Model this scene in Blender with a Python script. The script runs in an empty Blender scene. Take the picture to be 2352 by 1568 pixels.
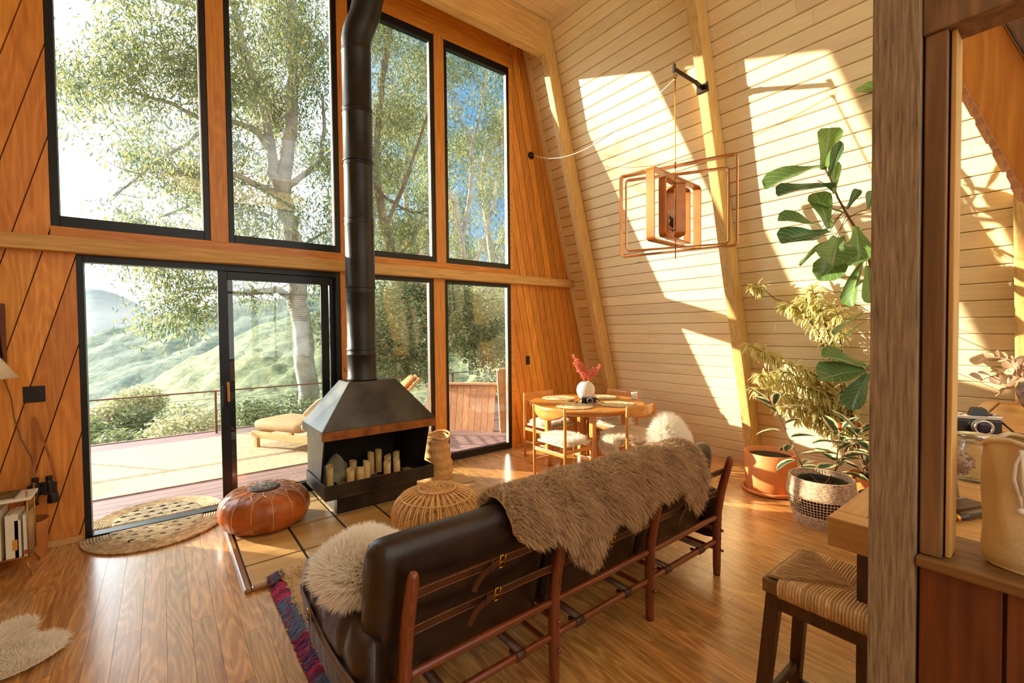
import bpy, math, random
import numpy as np
from mathutils import Vector, Matrix, Euler, noise as mnoise
random.seed(7); RNG = np.random.default_rng(7)
C = bpy.context.scene.collection
PI = math.pi
V = Vector

# ---------------------------------------------------------------- camera
F_PX = 1032.1
yaw, pitch, roll = 0.661638, 0.0246713, 0.01044764
fw = np.array([math.sin(yaw)*math.cos(pitch), math.cos(yaw)*math.cos(pitch), -math.sin(pitch)])
rt = np.array([math.cos(yaw), -math.sin(yaw), 0.0]); dn = np.cross(fw, rt)
cr, sr = math.cos(roll), math.sin(roll)
rt, dn = cr*rt+sr*dn, -sr*rt+cr*dn
CAM = np.array([0.0, 0.0, 1.6])
cd = bpy.data.cameras.new('camera'); cam = bpy.data.objects.new('camera', cd); C.objects.link(cam)
cd.lens = F_PX/2352*36; cd.sensor_width = 36; cd.clip_start = 0.02; cd.clip_end = 9000
cam.matrix_world = Matrix(((rt[0], -dn[0], -fw[0], CAM[0]), (rt[1], -dn[1], -fw[1], CAM[1]), (rt[2], -dn[2], -fw[2], CAM[2]), (0, 0, 0, 1)))
bpy.context.scene.camera = cam

def ray(x, y): return rt*(x-1176)/F_PX + dn*(y-784)/F_PX + fw
def onp(x, y, ax, v):
    d = ray(x, y); t = (v-CAM[ax])/d[ax]; return V(CAM+d*t)
def onz(x, y, z=0.0): return onp(x, y, 2, z)
def ony(x, y, v): return onp(x, y, 1, v)
def dep(x, y, Z): return V(CAM+ray(x, y)*Z)

# ---------------------------------------------------------------- materials
def srgb(h):
    h = h.lstrip('#'); c = [int(h[i:i+2], 16)/255 for i in (0, 2, 4)]
    return tuple((x/12.92 if x <= .04045 else ((x+.055)/1.055)**2.4) for x in c)+(1,)
class NT:
    def __init__(s, name):
        s.m = bpy.data.materials.new(name); s.m.use_nodes = True
        s.t = s.m.node_tree; s.n = s.t.nodes; s.l = s.t.links; s.n.clear()
        s.out = s.n.new('ShaderNodeOutputMaterial')
    def node(s, ty, **kw):
        n = s.n.new(ty)
        for k, v in kw.items():
            if k.startswith('i_'):
                key = k[2:]
                key = int(key) if key.isdigit() else key.replace('_', ' ')
                n.inputs[key].default_value = v
            else: setattr(n, k, v)
        return n
    def link(s, a, b): s.l.new(a, b)
    def math(s, op, a, b=None, clamp=False):
        n = s.n.new('ShaderNodeMath'); n.operation = op; n.use_clamp = clamp
        for i, v in enumerate((a, b)):
            if v is None: continue
            if isinstance(v, (int, float)): n.inputs[i].default_value = v
            else: s.l.new(v, n.inputs[i])
        return n.outputs[0]
    def mix(s, f, a, b, blend='MIX'):
        n = s.n.new('ShaderNodeMix'); n.data_type = 'RGBA'; n.blend_type = blend
        for i, v in ((0, f), (6, a), (7, b)):
            if isinstance(v, (int, float)): n.inputs[i].default_value = v
            elif isinstance(v, tuple): n.inputs[i].default_value = v
            else: s.l.new(v, n.inputs[i])
        return n.outputs[2]
    def ramp(s, f, stops):
        n = s.n.new('ShaderNodeValToRGB'); e = n.color_ramp.elements
        while len(e) < len(stops): e.new(.5)
        for i, (p, c) in enumerate(stops): e[i].position = p; e[i].color = c
        s.l.new(f, n.inputs[0]); return n.outputs[0]
    def coord(s, scale=(1, 1, 1), rot=(0, 0, 0), which='Object', offs=None):
        tc = s.node('ShaderNodeTexCoord'); mp = s.node('ShaderNodeMapping'); mp.inputs['Scale'].default_value = scale
        mp.inputs['Rotation'].default_value = rot
        src = tc.outputs[which]
        if offs is not None:
            a = s.node('ShaderNodeVectorMath', operation='ADD'); s.link(src, a.inputs[0]); s.link(offs, a.inputs[1]); src = a.outputs[0]
        s.link(src, mp.inputs['Vector']); return mp.outputs[0]
    def noise(s, vec, scale=5, detail=4, rough=.5, dist=0):
        n = s.node('ShaderNodeTexNoise'); n.inputs['Scale'].default_value = scale; n.inputs['Detail'].default_value = detail
        n.inputs['Roughness'].default_value = rough; n.inputs['Distortion'].default_value = dist
        if vec is not None: s.link(vec, n.inputs['Vector'])
        return n.outputs[0]
    def bump(s, h, strength=.3, dist=.01):
        b = s.node('ShaderNodeBump'); b.inputs['Strength'].default_value = strength; b.inputs['Distance'].default_value = dist
        s.link(h, b.inputs['Height']); return b.outputs[0]
    def bsdf(s, col, rough=.5, metal=0, normal=None, **kw):
        b = s.node('ShaderNodeBsdfPrincipled')
        if isinstance(col, tuple): b.inputs['Base Color'].default_value = col
        else: s.link(col, b.inputs['Base Color'])
        if isinstance(rough, (int, float)): b.inputs['Roughness'].default_value = rough
        else: s.link(rough, b.inputs['Roughness'])
        b.inputs['Metallic'].default_value = metal
        for k, v in kw.items(): b.inputs[k.replace('_', ' ')].default_value = v
        if normal is not None: s.link(normal, b.inputs['Normal'])
        s.link(b.outputs[0], s.out.inputs[0]); return b

def plain(name, hexc, rough=.5, metal=0, var=.12, scale=8, bump=0, bscale=60, **kw):
    t = NT(name); c = srgb(hexc); co = t.coord()
    n = t.noise(co, scale, 4)
    dark = tuple(x*(1-var*2) for x in c[:3])+(1,); lite = tuple(min(1, x*(1+var*1.2)) for x in c[:3])+(1,)
    col = t.ramp(n, [(.3, dark), (.7, lite)])
    nm = t.bump(t.noise(co, bscale, 3), bump, .005) if bump else None
    t.bsdf(col, rough, metal, nm, **kw); return t.m

def wood(name, c1, c2, axis='y', rough=.45, rings=0, island=.25, fine=1.0, bump=.15, rscale=1.0, knots=0, coat=0, spread=7.0):
    """procedural timber: grain runs along axis, each board (mesh island) gets its own tone and its own grain"""
    t = NT(name)
    g = t.node('ShaderNodeNewGeometry'); rnd = g.outputs['Random Per Island']
    cb = t.node('ShaderNodeCombineXYZ')
    for i in range(3): t.link(t.math('MULTIPLY', rnd, spread*(i+1.3)), cb.inputs[i])
    s = {'x': (.06, 1, 1), 'y': (1, .06, 1), 'z': (1, 1, .06)}[axis]
    co = t.coord(tuple(v*30*fine for v in s), offs=cb.outputs[0])
    n1 = t.noise(co, 1.6, 6, .62)
    f = n1
    if rings:
        s2 = {'x': (.12, 1, 1), 'y': (1, .12, 1), 'z': (1, 1, .12)}[axis]
        co2 = t.coord(tuple(v*rscale*6 for v in s2), offs=cb.outputs[0])
        n2 = t.noise(co2, 1.0, 1.5, .4)
        ring = t.math('SINE', t.math('MULTIPLY', n2, 70.0))
        ring = t.math('POWER', t.math('MULTIPLY_ADD', ring, .5) if False else t.math('ADD', t.math('MULTIPLY', ring, .5), .5), 2.2)
        f = t.math('ADD', t.math('MULTIPLY', n1, 1-rings*.5), t.math('MULTIPLY', ring, rings*.5))
    a, b = srgb(c1), srgb(c2)
    col = t.ramp(f, [(.25, a), (.72, b)])
    if knots:
        vo = t.node('ShaderNodeTexVoronoi'); vo.inputs['Scale'].default_value = 1.0
        sk = {'x': (.8, 2.6, 2.6), 'y': (2.6, .8, 2.6), 'z': (2.6, 2.6, .8)}[axis]
        t.link(t.coord(sk, offs=cb.outputs[0]), vo.inputs['Vector'])
        k = t.math('LESS_THAN', vo.outputs['Distance'], knots)
        kc = tuple(x*.45 for x in a[:3])+(1,)
        col = t.mix(t.math('MULTIPLY', k, .8), col, kc)
    lum = t.math('ADD', 1-island*.5, t.math('MULTIPLY', rnd, island))
    hs = t.node('ShaderNodeHueSaturation'); t.link(col, hs.inputs['Color']); t.link(lum, hs.inputs['Value'])
    t.link(t.math('ADD', .494, t.math('MULTIPLY', t.math('FRACT', t.math('MULTIPLY', rnd, 7.7)), .012)), hs.inputs['Hue'])
    t.bsdf(hs.outputs[0], t.math('ADD', rough-.06, t.math('MULTIPLY', n1, .14)), 0, t.bump(f, bump, .004), Coat_Weight=coat, Coat_Roughness=.22)
    return t.m

def leaf_mat(name, mode, c1, c2, c3, trans=.35, rough=.4, edge=.30):
    """mode: 'vein' broad leaf with pale veins, 'edge' leaf with pale margin, 'plain'"""
    t = NT(name)
    tc = t.node('ShaderNodeTexCoord'); sp = t.node('ShaderNodeSeparateXYZ'); t.link(tc.outputs['UV'], sp.inputs[0])
    u, v = sp.outputs[0], sp.outputs[1]
    g = t.node('ShaderNodeNewGeometry'); rnd = g.outputs['Random Per Island']
    base = t.mix(rnd, srgb(c1), srgb(c2))
    du = t.math('ABSOLUTE', t.math('SUBTRACT', u, .5))
    if mode == 'vein':
        mid = t.math('LESS_THAN', du, .025)
        sv = t.math('FRACT', t.math('SUBTRACT', t.math('MULTIPLY', v, 8.0), t.math('MULTIPLY', du, 4.0)))
        side = t.math('LESS_THAN', sv, .09)
        base = t.mix(t.math('MULTIPLY', t.math('MAXIMUM', mid, side), .35), base, srgb(c3))
    elif mode == 'edge':
        nn = t.noise(t.coord((14, 14, 14)), 1.0, 3)
        e = t.math('GREATER_THAN', t.math('ADD', du, t.math('MULTIPLY', t.math('SUBTRACT', nn, .5), .5)), edge)
        base = t.mix(e, base, srgb(c3))
    d = t.node('ShaderNodeBsdfPrincipled'); t.link(base, d.inputs['Base Color']); d.inputs['Roughness'].default_value = rough
    tr = t.node('ShaderNodeBsdfTranslucent'); t.link(base, tr.inputs['Color'])
    mx = t.node('ShaderNodeMixShader'); mx.inputs[0].default_value = trans
    t.link(d.outputs[0], mx.inputs[1]); t.link(tr.outputs[0], mx.inputs[2]); t.link(mx.outputs[0], t.out.inputs[0])
    return t.m

def fur_mat(name, c1, c2, trans=.25):
    t = NT(name)
    g = t.node('ShaderNodeNewGeometry'); rnd = g.outputs['Random Per Island']
    n = t.noise(t.coord((1, 1, 1)), 9, 3)
    col = t.mix(t.math('ADD', t.math('MULTIPLY', rnd, .5), t.math('MULTIPLY', n, .5)), srgb(c1), srgb(c2))
    d = t.node('ShaderNodeBsdfDiffuse'); t.link(col, d.inputs[0])
    tr = t.node('ShaderNodeBsdfTranslucent'); t.link(col, tr.inputs['Color'])
    mx = t.node('ShaderNodeMixShader'); mx.inputs[0].default_value = trans
    t.link(d.outputs[0], mx.inputs[1]); t.link(tr.outputs[0], mx.inputs[2]); t.link(mx.outputs[0], t.out.inputs[0])
    return t.m

def glass_mat(name, tint=(1, 1, 1, 1), ior=1.5, extra=0.0):
    t = NT(name)
    tr = t.node('ShaderNodeBsdfTransparent'); tr.inputs[0].default_value = tint
    gl = t.node('ShaderNodeBsdfGlossy'); gl.inputs['Roughness'].default_value = .0
    gg = t.node('ShaderNodeNewGeometry'); dt_ = t.node('ShaderNodeVectorMath', operation='DOT_PRODUCT'); t.link(gg.outputs['Normal'], dt_.inputs[0]); t.link(gg.outputs['Incoming'], dt_.inputs[1])
    ca_ = t.math('ABSOLUTE', dt_.outputs['Value']); fr5 = t.math('POWER', t.math('SUBTRACT', 1.0, ca_), 5.0)
    fres = t.math('ADD', .04, t.math('MULTIPLY', fr5, .96))
    mx = t.node('ShaderNodeMixShader')
    t.link(t.math('ADD', fres, extra, clamp=True), mx.inputs[0])
    t.link(tr.outputs[0], mx.inputs[1]); t.link(gl.outputs[0], mx.inputs[2]); t.link(mx.outputs[0], t.out.inputs[0])
    return t.m

M = {}
M['floor'] = wood('oak_floor', '#a56e32', '#e6ad64', 'y', .27, rings=.5, island=.34, bump=.05, rscale=1.5, coat=1.0)
M['white_board'] = wood('limewashed_board', '#e2cb9a', '#f0dfb2', 'y', .6, rings=.12, island=.16, bump=.08, knots=.05)
M['groove'] = plain('groove_shadow_wood', '#5f3f1a', .8)
M['cedar'] = wood('cedar_board', '#bd7420', '#e8a044', 'z', .42, rings=.25, island=.38, bump=.08, coat=.04)
M['cedar_x'] = wood('cedar_trim', '#bd7420', '#e29a3c', 'x', .4, rings=.3, island=.3, bump=.08)
M['beam'] = wood('rough_pine_beam', '#b98d48', '#e2b972', 'z', .6, rings=.15, island=.1, bump=.3, knots=.04)
M['beam_x'] = wood('rough_pine_beam_x', '#b98d48', '#e2b972', 'x', .6, rings=.15, island=.1, bump=.3)
M['weathered'] = wood('weathered_grey_post', '#5f4c36', '#b59c78', 'z', .85, rings=0, island=.05, bump=.9, fine=3.4)
M['weathered2'] = wood('weathered_brown_post', '#5e412b', '#94704a', 'z', .7, rings=.3, island=.1, bump=.3)
M['redwood'] = wood('dark_redwood_panel', '#55290f', '#7d4420', 'z', .5, rings=.3, island=.25, bump=.15)
M['ledge'] = wood('brown_ledge', '#54361a', '#8a5f2e', 'y', .5, rings=.3, island=.1)
M['black_metal'] = plain('black_aluminium', '#15181a', .38, .3, .1)
M['steel'] = plain('raw_black_steel', '#4d4943', .34, .85, .3, 3, .06, 20)
M['steel_in'] = plain('sooty_steel', '#1c120a', .7, .2, .3, 5)
M['iron_pipe'] = plain('painted_stove_pipe', '#2c2b29', .38, .55, .2, 4)
M['copper_band'] = plain('rusty_band', '#9a5a22', .45, .35, .25, 10)
M['glass'] = glass_mat('window_glass', (.97, .98, .97, 1), 1.5, .0)
M['jar_glass'] = glass_mat('jar_glass', (.93, .95, .93, 1), 1.5, .02)
M['tile'] = wood('slate_tile', '#a07a45', '#d6ae70', 'x', .38, island=.3, fine=.12, bump=.5)
M['grout'] = plain('dark_grout', '#2d2319', .8)
M['hearth_trim'] = wood('hearth_trim', '#6e4420', '#a87440', 'y', .3, coat=.3)
M['leather_dk'] = plain('dark_brown_leather', '#2e1c11', .36, 0, .25, 9, .25, 90)
M['leather_strap'] = plain('saddle_strap_leather', '#4a2510', .42, 0, .2, 12, .1, 120)
M['stitch'] = plain('stitching', '#c79a62', .7)
M['mahogany'] = wood('mahogany_frame', '#54230d', '#8a3f19', 'z', .28, island=.05, fine=1.5, bump=.03, coat=.5)
M['mahogany_x'] = wood('mahogany_rail', '#54230d', '#8a3f19', 'x', .28, island=.05, fine=1.5, bump=.03, coat=.5)
M['brass'] = plain('brass', '#c9963f', .25, 1, .05)
M['fur_white'] = fur_mat('white_wool', '#fbf1e0', '#fffdf6', .4)
M['fur_cream'] = fur_mat('cream_wool', '#f3e4cc', '#fffaf0', .4)
M['fur_taupe'] = fur_mat('taupe_wool', '#a88661', '#f0d4ac', .35)
M['rug'] = fur_mat('oatmeal_rug_wool', '#d8bd90', '#fbe9c8', .25)
M['hide'] = plain('cushion_back_cream', '#b89a6c', .8)
M['rattan'] = wood('rattan_cane', '#bd8238', '#f0bd72', 'z', .32, island=.3, fine=2, coat=.3)
M['teak'] = wood('honey_beech', '#b8702a', '#e09c4e', 'z', .35, island=.15, coat=.3)
M['teak_x'] = wood('honey_beech_top', '#b8702a', '#dd9a4c', 'x', .28, island=.1, coat=.4)
M['jute'] = plain('jute_braid', '#d0b184', .9, 0, .25, 30, .9, 160)
M['jute_lt'] = plain('pale_jute_braid', '#e2d0aa', .9, 0, .2, 30, .9, 160)
M['seagrass'] = plain('seagrass_weave', '#d2a467', .85, 0, .12, 40, .9, 120)
M['placemat'] = plain('woven_placemat', '#d9c08e', .85, 0, .2, 60, .8, 200)
M['vase_white'] = plain('matt_ribbed_ceramic', '#d9cfc2', .6, 0, .05)
M['coral'] = plain('dried_coral_flowers', '#f08468', .8, 0, .2, 60)
M['black_plastic'] = plain('black_plastic', '#141312', .35)
M['chrome'] = plain('satin_chrome', '#b9b3a8', .25, .9, .05)
M['lens'] = plain('lens_glass', '#20142a', .05, .2)
M['copper'] = plain('brushed_copper_wood', '#b06a2c', .35, .25, .12, 6)
M['cord_white'] = plain('white_cord', '#e8e0d2', .6)
M['cord_grey'] = plain('grey_cord', '#6b5c48', .6)
M['wax'] = plain('ivory_wax', '#e3c283', .45, 0, .04, Subsurface_Weight=.2)
M['rock'] = plain('grey_rock', '#a8a283', .85, 0, .3, 6, .9, 12)
M['terracotta'] = plain('terracotta', '#e28c4c', .55, 0, .1, 5, .1)
M['soil'] = plain('soil_and_mat_shade', '#2a1c11', .95, 0, .3, 40, 1, 60)  # also colours the mat triangles that stand for shaded holes
M['pot_black'] = plain('black_nursery_pot', '#111210', .45)
M['basket_pink'] = plain('pinkish_basket_fibre', '#ddbc9a', .85, 0, .25, 50, .8, 150)
M['stem'] = plain('woody_stem', '#6b4a2b', .8, 0, .2)
M['fig_leaf'] = leaf_mat('fiddle_leaf', 'vein', '#35573f', '#6f8f45', '#c3d29c', .3, .25)
M['rubber_leaf'] = leaf_mat('variegated_rubber_leaf', 'edge', '#2d4a34', '#4b6748', '#e6cf9c', .25, .3)
M['drac_leaf'] = leaf_mat('striped_narrow_leaf', 'edge', '#6d8436', '#a3a94a', '#fff0b0', .45, .4, .2)
M['red_leaf'] = leaf_mat('young_red_leaf', 'plain', '#b34a2c', '#c9623a', '#c9623a', .3, .35)
M['euc_leaf'] = leaf_mat('gum_leaf', 'plain', '#76824c', '#b8b274', '#a3a152', .6, .5)
M['euc_leaf2'] = leaf_mat('dark_gum_leaf', 'plain', '#4a6858', '#7f9478', '#a3a152', .5, .5)
M['bush_leaf'] = leaf_mat('bush_leaf', 'plain', '#4c603e', '#98a070', '#a3a152', .4, .4)
M['bush_pale'] = leaf_mat('pale_bush_leaf', 'plain', '#8e9670', '#cfc89c', '#a3a152', .45, .5)
M['bark'] = plain('pale_gum_bark', '#a9a39a', .8, 0, .25, 2.5, .4, 12)
M['bark_dk'] = plain('darker_bark', '#7d6a54', .85, 0, .25, 3, .5, 12)
M['deck'] = wood('deck_board', '#745650', '#a08480', 'x', .6, island=.2)
M['bench'] = wood('bench_board', '#b57e56', '#d6a680', 'z', .6, island=.2)
M['out_rug'] = plain('outdoor_sisal', '#cdb996', .95, 0, .15, 20, .8, 90)
M['rail'] = plain('rust_brown_rail', '#6d4a39', .5, .3)
M['cable'] = plain('steel_cable', '#8d8a84', .4, .6)
M['canvas'] = plain('tan_outdoor_canvas', '#b8956b', .85, 0, .08, 6, .3, 40)
M['canvas_orange'] = plain('orange_sling_canvas', '#c4703a', .85, 0, .08)
M['cream_pillow'] = plain('cream_pillow_cloth', '#c9b795', .85, 0, .08)
M['pine'] = wood('light_pine', '#b9884a', '#dcb274', 'x', .55, island=.2)
M['pouf'] = plain('tan_pouf_leather', '#b05c22', .33, 0, .3, 5, .2, 60)
M['pouf_top'] = plain('dark_pouf_medallion', '#3b2418', .45, 0, .3, 30)
M['seam'] = plain('pale_seam_cord', '#d6a873', .6)
M['table_wood'] = wood('iroko_table', '#a9763a', '#cf9c58', 'x', .4, island=.15)
M['table_wood_y'] = wood('iroko_table_y', '#a9763a', '#cf9c58', 'y', .4, island=.15)
M['stool_wood'] = wood('dark_stool_wood', '#2f1a0d', '#553217', 'z', .4, island=.05)
M['stool_frame'] = wood('stool_rail_wood', '#5c4226', '#8a6a42', 'x', .5, island=.1)
M['rope'] = wood('danish_rope', '#b8905a', '#e6c592', 'x', .8, island=.3)
M['straw'] = wood('straw_hide', '#9c7446', '#d8b27c', 'y', .8, island=.5)
M['shade'] = plain('parchment_shade', '#e4d3b3', .7, 0, .03)
M['bronze'] = plain('dark_bronze', '#2f2218', .4, .6)
M['gold_wire'] = plain('gold_wire', '#b98d4a', .35, .8)
M['paper'] = plain('cream_paper', '#e0d2b4', .8, 0, .04)
M['paper2'] = plain('white_book_jacket', '#e9e1cf', .6, 0, .03)
M['book_red'] = plain('red_label', '#b5482c', .6)
M['book_orange'] = plain('orange_label', '#d9952f', .6)
M['ink'] = plain('black_ink', '#191512', .6)
M['mag'] = plain('olive_magazine', '#5c5a32', .4, 0, .5, 25)
M['bin'] = plain('copper_bin', '#c17a3c', .45, .1, .08)
M['binocular'] = plain('binocular_black', '#1a1410', .4, .1)
M['strap'] = plain('tan_strap', '#a3601f', .5)
M['stone_pot'] = plain('mottled_stone_pot', '#a58c7c', .6, 0, .5, 26, .3, 30)
M['dried'] = leaf_mat('dried_gum_leaf', 'plain', '#9b7e63', '#c9ab8c', '#a3a152', .3, .6)
M['bag'] = plain('canvas_pouch', '#d6bd92', .85, 0, .06, 8, .5, 60)
M['horn'] = plain('dark_horn', '#3a2018', .2)
M['treads'] = wood('pale_stair_block', '#d9a878', '#f0cfa4', 'y', .6, island=.1)

# ---------------------------------------------------------------- object helpers
ROOT = {}
def tag(o, label=None, cat=None, group=None, kind=None):
    if label: o['label'] = label
    if cat: o['category'] = cat
    if group: o['group'] = group
    if kind: o['kind'] = kind
    return o
def thing(name, label, cat, loc=(0, 0, 0), rz=0, group=None):
    o = bpy.data.objects.new(name, None); C.objects.link(o); o.empty_display_size = .1
    o.location = loc; o.rotation_euler = (0, 0, rz)
    ROOT[o] = (Matrix.Translation(V(loc)) @ Matrix.Rotation(rz, 4, 'Z')).inverted()
    return tag(o, label, cat, group)
def link_mesh(name, verts, faces, mats, parent=None, smooth=True, midx=None, uv=None):
    me = bpy.data.meshes.new(name)
    if parent is not None and ROOT.get(parent) is not None:
        m = np.array(ROOT[parent]); va = np.asarray(verts, float).reshape(-1, 3)
        verts = va @ m[:3, :3].T + m[:3, 3]
    verts = np.asarray(verts, float).reshape(-1, 3)
    me.from_pydata(verts.tolist(), [], faces if isinstance(faces, list) else faces.tolist())
    for mt in (mats if isinstance(mats, (list, tuple)) else [mats]): me.materials.append(mt)
    if smooth: me.polygons.foreach_set('use_smooth', [True]*len(me.polygons))
    if midx is not None: me.polygons.foreach_set('material_index', midx)
    if uv is not None:
        ul = me.uv_layers.new(name='UVMap'); idx = np.empty(len(me.loops), np.int32); me.loops.foreach_get('vertex_index', idx)
        ul.data.foreach_set('uv', np.asarray(uv, np.float32)[idx].ravel())
    me.update()
    o = bpy.data.objects.new(name, me); C.objects.link(o)
    if parent is not None: o.parent = parent; ROOT[o] = ROOT.get(parent)
    return o
def frame(d):
    d = V(d).normalized(); a = V((0, 0, 1)) if abs(d.z) < .95 else V((1, 0, 0))
    x = d.cross(a).normalized(); return x, d.cross(x).normalized()
class B:
    def __init__(s): s.v = []; s.f = []; s.mi = []; s.st = []
    def add(s, vs, fs, mi=0):
        n = len(s.v); s.st.append((n, len(s.f))); s.v += [tuple(v) for v in vs]; s.f += [tuple(i+n for i in f) for f in fs]; s.mi += [mi]*len(fs); return s
    def hexa(s, p, mi=0):
        return s.add(p, [(0, 3, 2, 1), (4, 5, 6, 7), (0, 1, 5, 4), (1, 2, 6, 5), (2, 3, 7, 6), (3, 0, 4, 7)], mi)
    def box(s, x0, x1, y0, y1, z0, z1, mi=0):
        return s.hexa([(x0, y0, z0), (x1, y0, z0), (x1, y1, z0), (x0, y1, z0), (x0, y0, z1), (x1, y0, z1), (x1, y1, z1), (x0, y1, z1)], mi)
    def obox(s, c, ax, ay, az, hx, hy, hz, mi=0):
        c, ax, ay, az = V(c), V(ax).normalized(), V(ay).normalized(), V(az).normalized()
        return s.hexa([c+ax*(i*hx)+ay*(j*hy)+az*(k*hz) for k in (-1, 1) for i, j in ((-1, -1), (1, -1), (1, 1), (-1, 1))], mi)
    def bar(s, a, b, w, h, up=(0, 0, 1), mi=0):
        a, b = V(a), V(b); d = (b-a).normalized(); up = V(up)
        x = d.cross(up).normalized(); u = x.cross(d).normalized()
        return s.obox((a+b)/2, d, x, u, (b-a).length/2, w/2, h/2, mi)
    def tube(s, pts, r, n=10, cap=True, mi=0, closed=False):
        pts = [V(p) for p in pts]; m = len(pts); rr = r if isinstance(r, (list, tuple)) else [r]*m
        vs = []; X = None
        for i in range(m):
            if closed: d = pts[(i+1) % m]-pts[i-1]
            else: d = pts[min(i+1, m-1)]-pts[max(i-1, 0)]
            if d.length < 1e-9: d = V((0, 0, 1))
            d.normalize()
            if X is None: X, _ = frame(d)
            X = (X-d*X.dot(d)); X = X.normalized() if X.length > 1e-6 else frame(d)[0]
            Y = d.cross(X)
            for k in range(n):
                a = 2*PI*k/n; vs.append(pts[i]+(X*math.cos(a)+Y*math.sin(a))*rr[i])
        fs = []
        for i in range(m if closed else m-1):
            j = (i+1) % m
            for k in range(n):
                l = (k+1) % n; fs.append((i*n+k, i*n+l, j*n+l, j*n+k))
        if cap and not closed: fs += [tuple(range(n))[::-1], tuple((m-1)*n+k for k in range(n))]
        return s.add(vs, fs, mi)
    def lathe(s, prof, c=(0, 0, 0), n=32, mi=0, rib=None, sq=None):
        c = V(c); vs = []; m = len(prof)
        for i, (r, z) in enumerate(prof):
            for k in range(n):
                a = 2*PI*k/n; q = r*(rib(a, z) if rib else 1)
                vs.append(c+V((q*math.cos(a), q*math.sin(a), z)))
        fs = [(i*n+k, i*n+(k+1) % n, (i+1)*n+(k+1) % n, (i+1)*n+k) for i in range(m-1) for k in range(n)]
        if prof[0][0] > 1e-6: fs.append(tuple(range(n))[::-1])
        if prof[-1][0] > 1e-6: fs.append(tuple((m-1)*n+k for k in range(n)))
        return s.add(vs, fs, mi)
    def ball(s, c, r, n=10, mi=0, sc=(1, 1, 1)):
        c = V(c); vs = []; m = n//2+1
        for i in range(m+1):
            t = PI*i/m
            for k in range(n):
                a = 2*PI*k/n; vs.append(c+V((r*sc[0]*math.sin(t)*math.cos(a), r*sc[1]*math.sin(t)*math.sin(a), r*sc[2]*math.cos(t))))
        return s.add(vs, [(i*n+k, (i+1)*n+k, (i+1)*n+(k+1) % n, i*n+(k+1) % n) for i in range(m) for k in range(n)], mi)
    def grid(s, fn, nu, nv, thick=0, mi=0, flip=False):
        """sheet from fn(u,v); with thickness it is a closed slab"""
        P = [[V(fn(i/nu, j/nv)) for j in range(nv+1)] for i in range(nu+1)]
        vs = [p for row in P for p in row]; k = nv+1
        fs = [(i*k+j, (i+1)*k+j, (i+1)*k+j+1, i*k+j+1) for i in range(nu) for j in range(nv)]
        if thick:
            N = len(vs); nv_ = []
            for i in range(nu+1):
                for j in range(nv+1):
                    du = P[min(i+1, nu)][j]-P[max(i-1, 0)][j]; dv = P[i][min(j+1, nv)]-P[i][max(j-1, 0)]
                    nn = du.cross(dv); nn = nn.normalized() if nn.length > 1e-12 else V((0, 0, 1))
                    nv_.append(P[i][j]-nn*thick)
            vs = vs+nv_; fs += [tuple(N+q for q in f[::-1]) for f in fs]
            e = [i*k for i in range(nu+1)]+[nu*k+j for j in range(1, nv+1)]+[i*k+nv for i in range(nu-1, -1, -1)]+[j for j in range(nv-1, 0, -1)]
            fs += [(e[q], e[q-1], e[q-1]+N, e[q]+N) for q in range(len(e))]
        return s.add(vs, fs, mi)
    def build(s, name, mat, parent=None, smooth=False, bevel=0, seg=2, sub=0):
        o = link_mesh(name, s.v, s.f, mat, parent, smooth, s.mi)
        if bevel:
            b = o.modifiers.new('bevel', 'BEVEL'); b.width = bevel; b.segments = seg; b.limit_method = 'ANGLE'; b.angle_limit = .6
        if sub:
            q = o.modifiers.new('sub', 'SUBSURF'); q.levels = sub; q.render_levels = sub
        return o
def each(b, name, mat, parent=None, smooth=False, bevel=0, seg=2):
    """every primitive added to b becomes a part of its own"""
    out = []; st = b.st+[(len(b.v), len(b.f))]
    for (v0, f0), (v1, f1) in zip(st[:-1], st[1:]):
        q = B(); q.v = b.v[v0:v1]; q.f = [tuple(i-v0 for i in f) for f in b.f[f0:f1]]; q.mi = b.mi[f0:f1]
        out.append(q.build(name, mat, parent, smooth, bevel, seg))
    return out
def struct(o, kind='structure'): o['kind'] = kind; return o
def smooth_by_angle(o, deg=40):
    me = o.data; me.polygons.foreach_set('use_smooth', [True]*len(me.polygons))
    try: me.set_sharp_from_angle(angle=math.radians(deg))
    except Exception: pass
    return o
def copy_tree(o, parent=None):
    c = o.copy(); C.objects.link(c); c.parent = parent
    for ch in [q for q in bpy.data.objects if q.parent == o]: copy_tree(ch, c)
    return c

def cushion(b, c, ax, ay, az, hx, hy, hz, n=12, p=3.2, q=2.2, mi=0):
    """soft rounded pad (superellipsoid-like) with half sizes hx,hy,hz along ax,ay,az"""
    c, ax, ay, az = V(c), V(ax).normalized(), V(ay).normalized(), V(az).normalized()
    def sp(a, e): return math.copysign(abs(a)**e, a)
    vs = []; N = n*2
    for i in range(n+1):
        t = -PI/2+PI*i/n
        for k in range(N):
            a = 2*PI*k/N
            x = sp(math.cos(t), 2/q)*sp(math.cos(a), 2/p); y = sp(math.cos(t), 2/q)*sp(math.sin(a), 2/p); z = sp(math.sin(t), 2/q)
            vs.append(c+ax*(x*hx)+ay*(y*hy)+az*(z*hz))
    b.add(vs, [(i*N+k, i*N+(k+1) % N, (i+1)*N+(k+1) % N, (i+1)*N+k) for i in range(n) for k in range(N)], mi)
    return b

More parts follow.
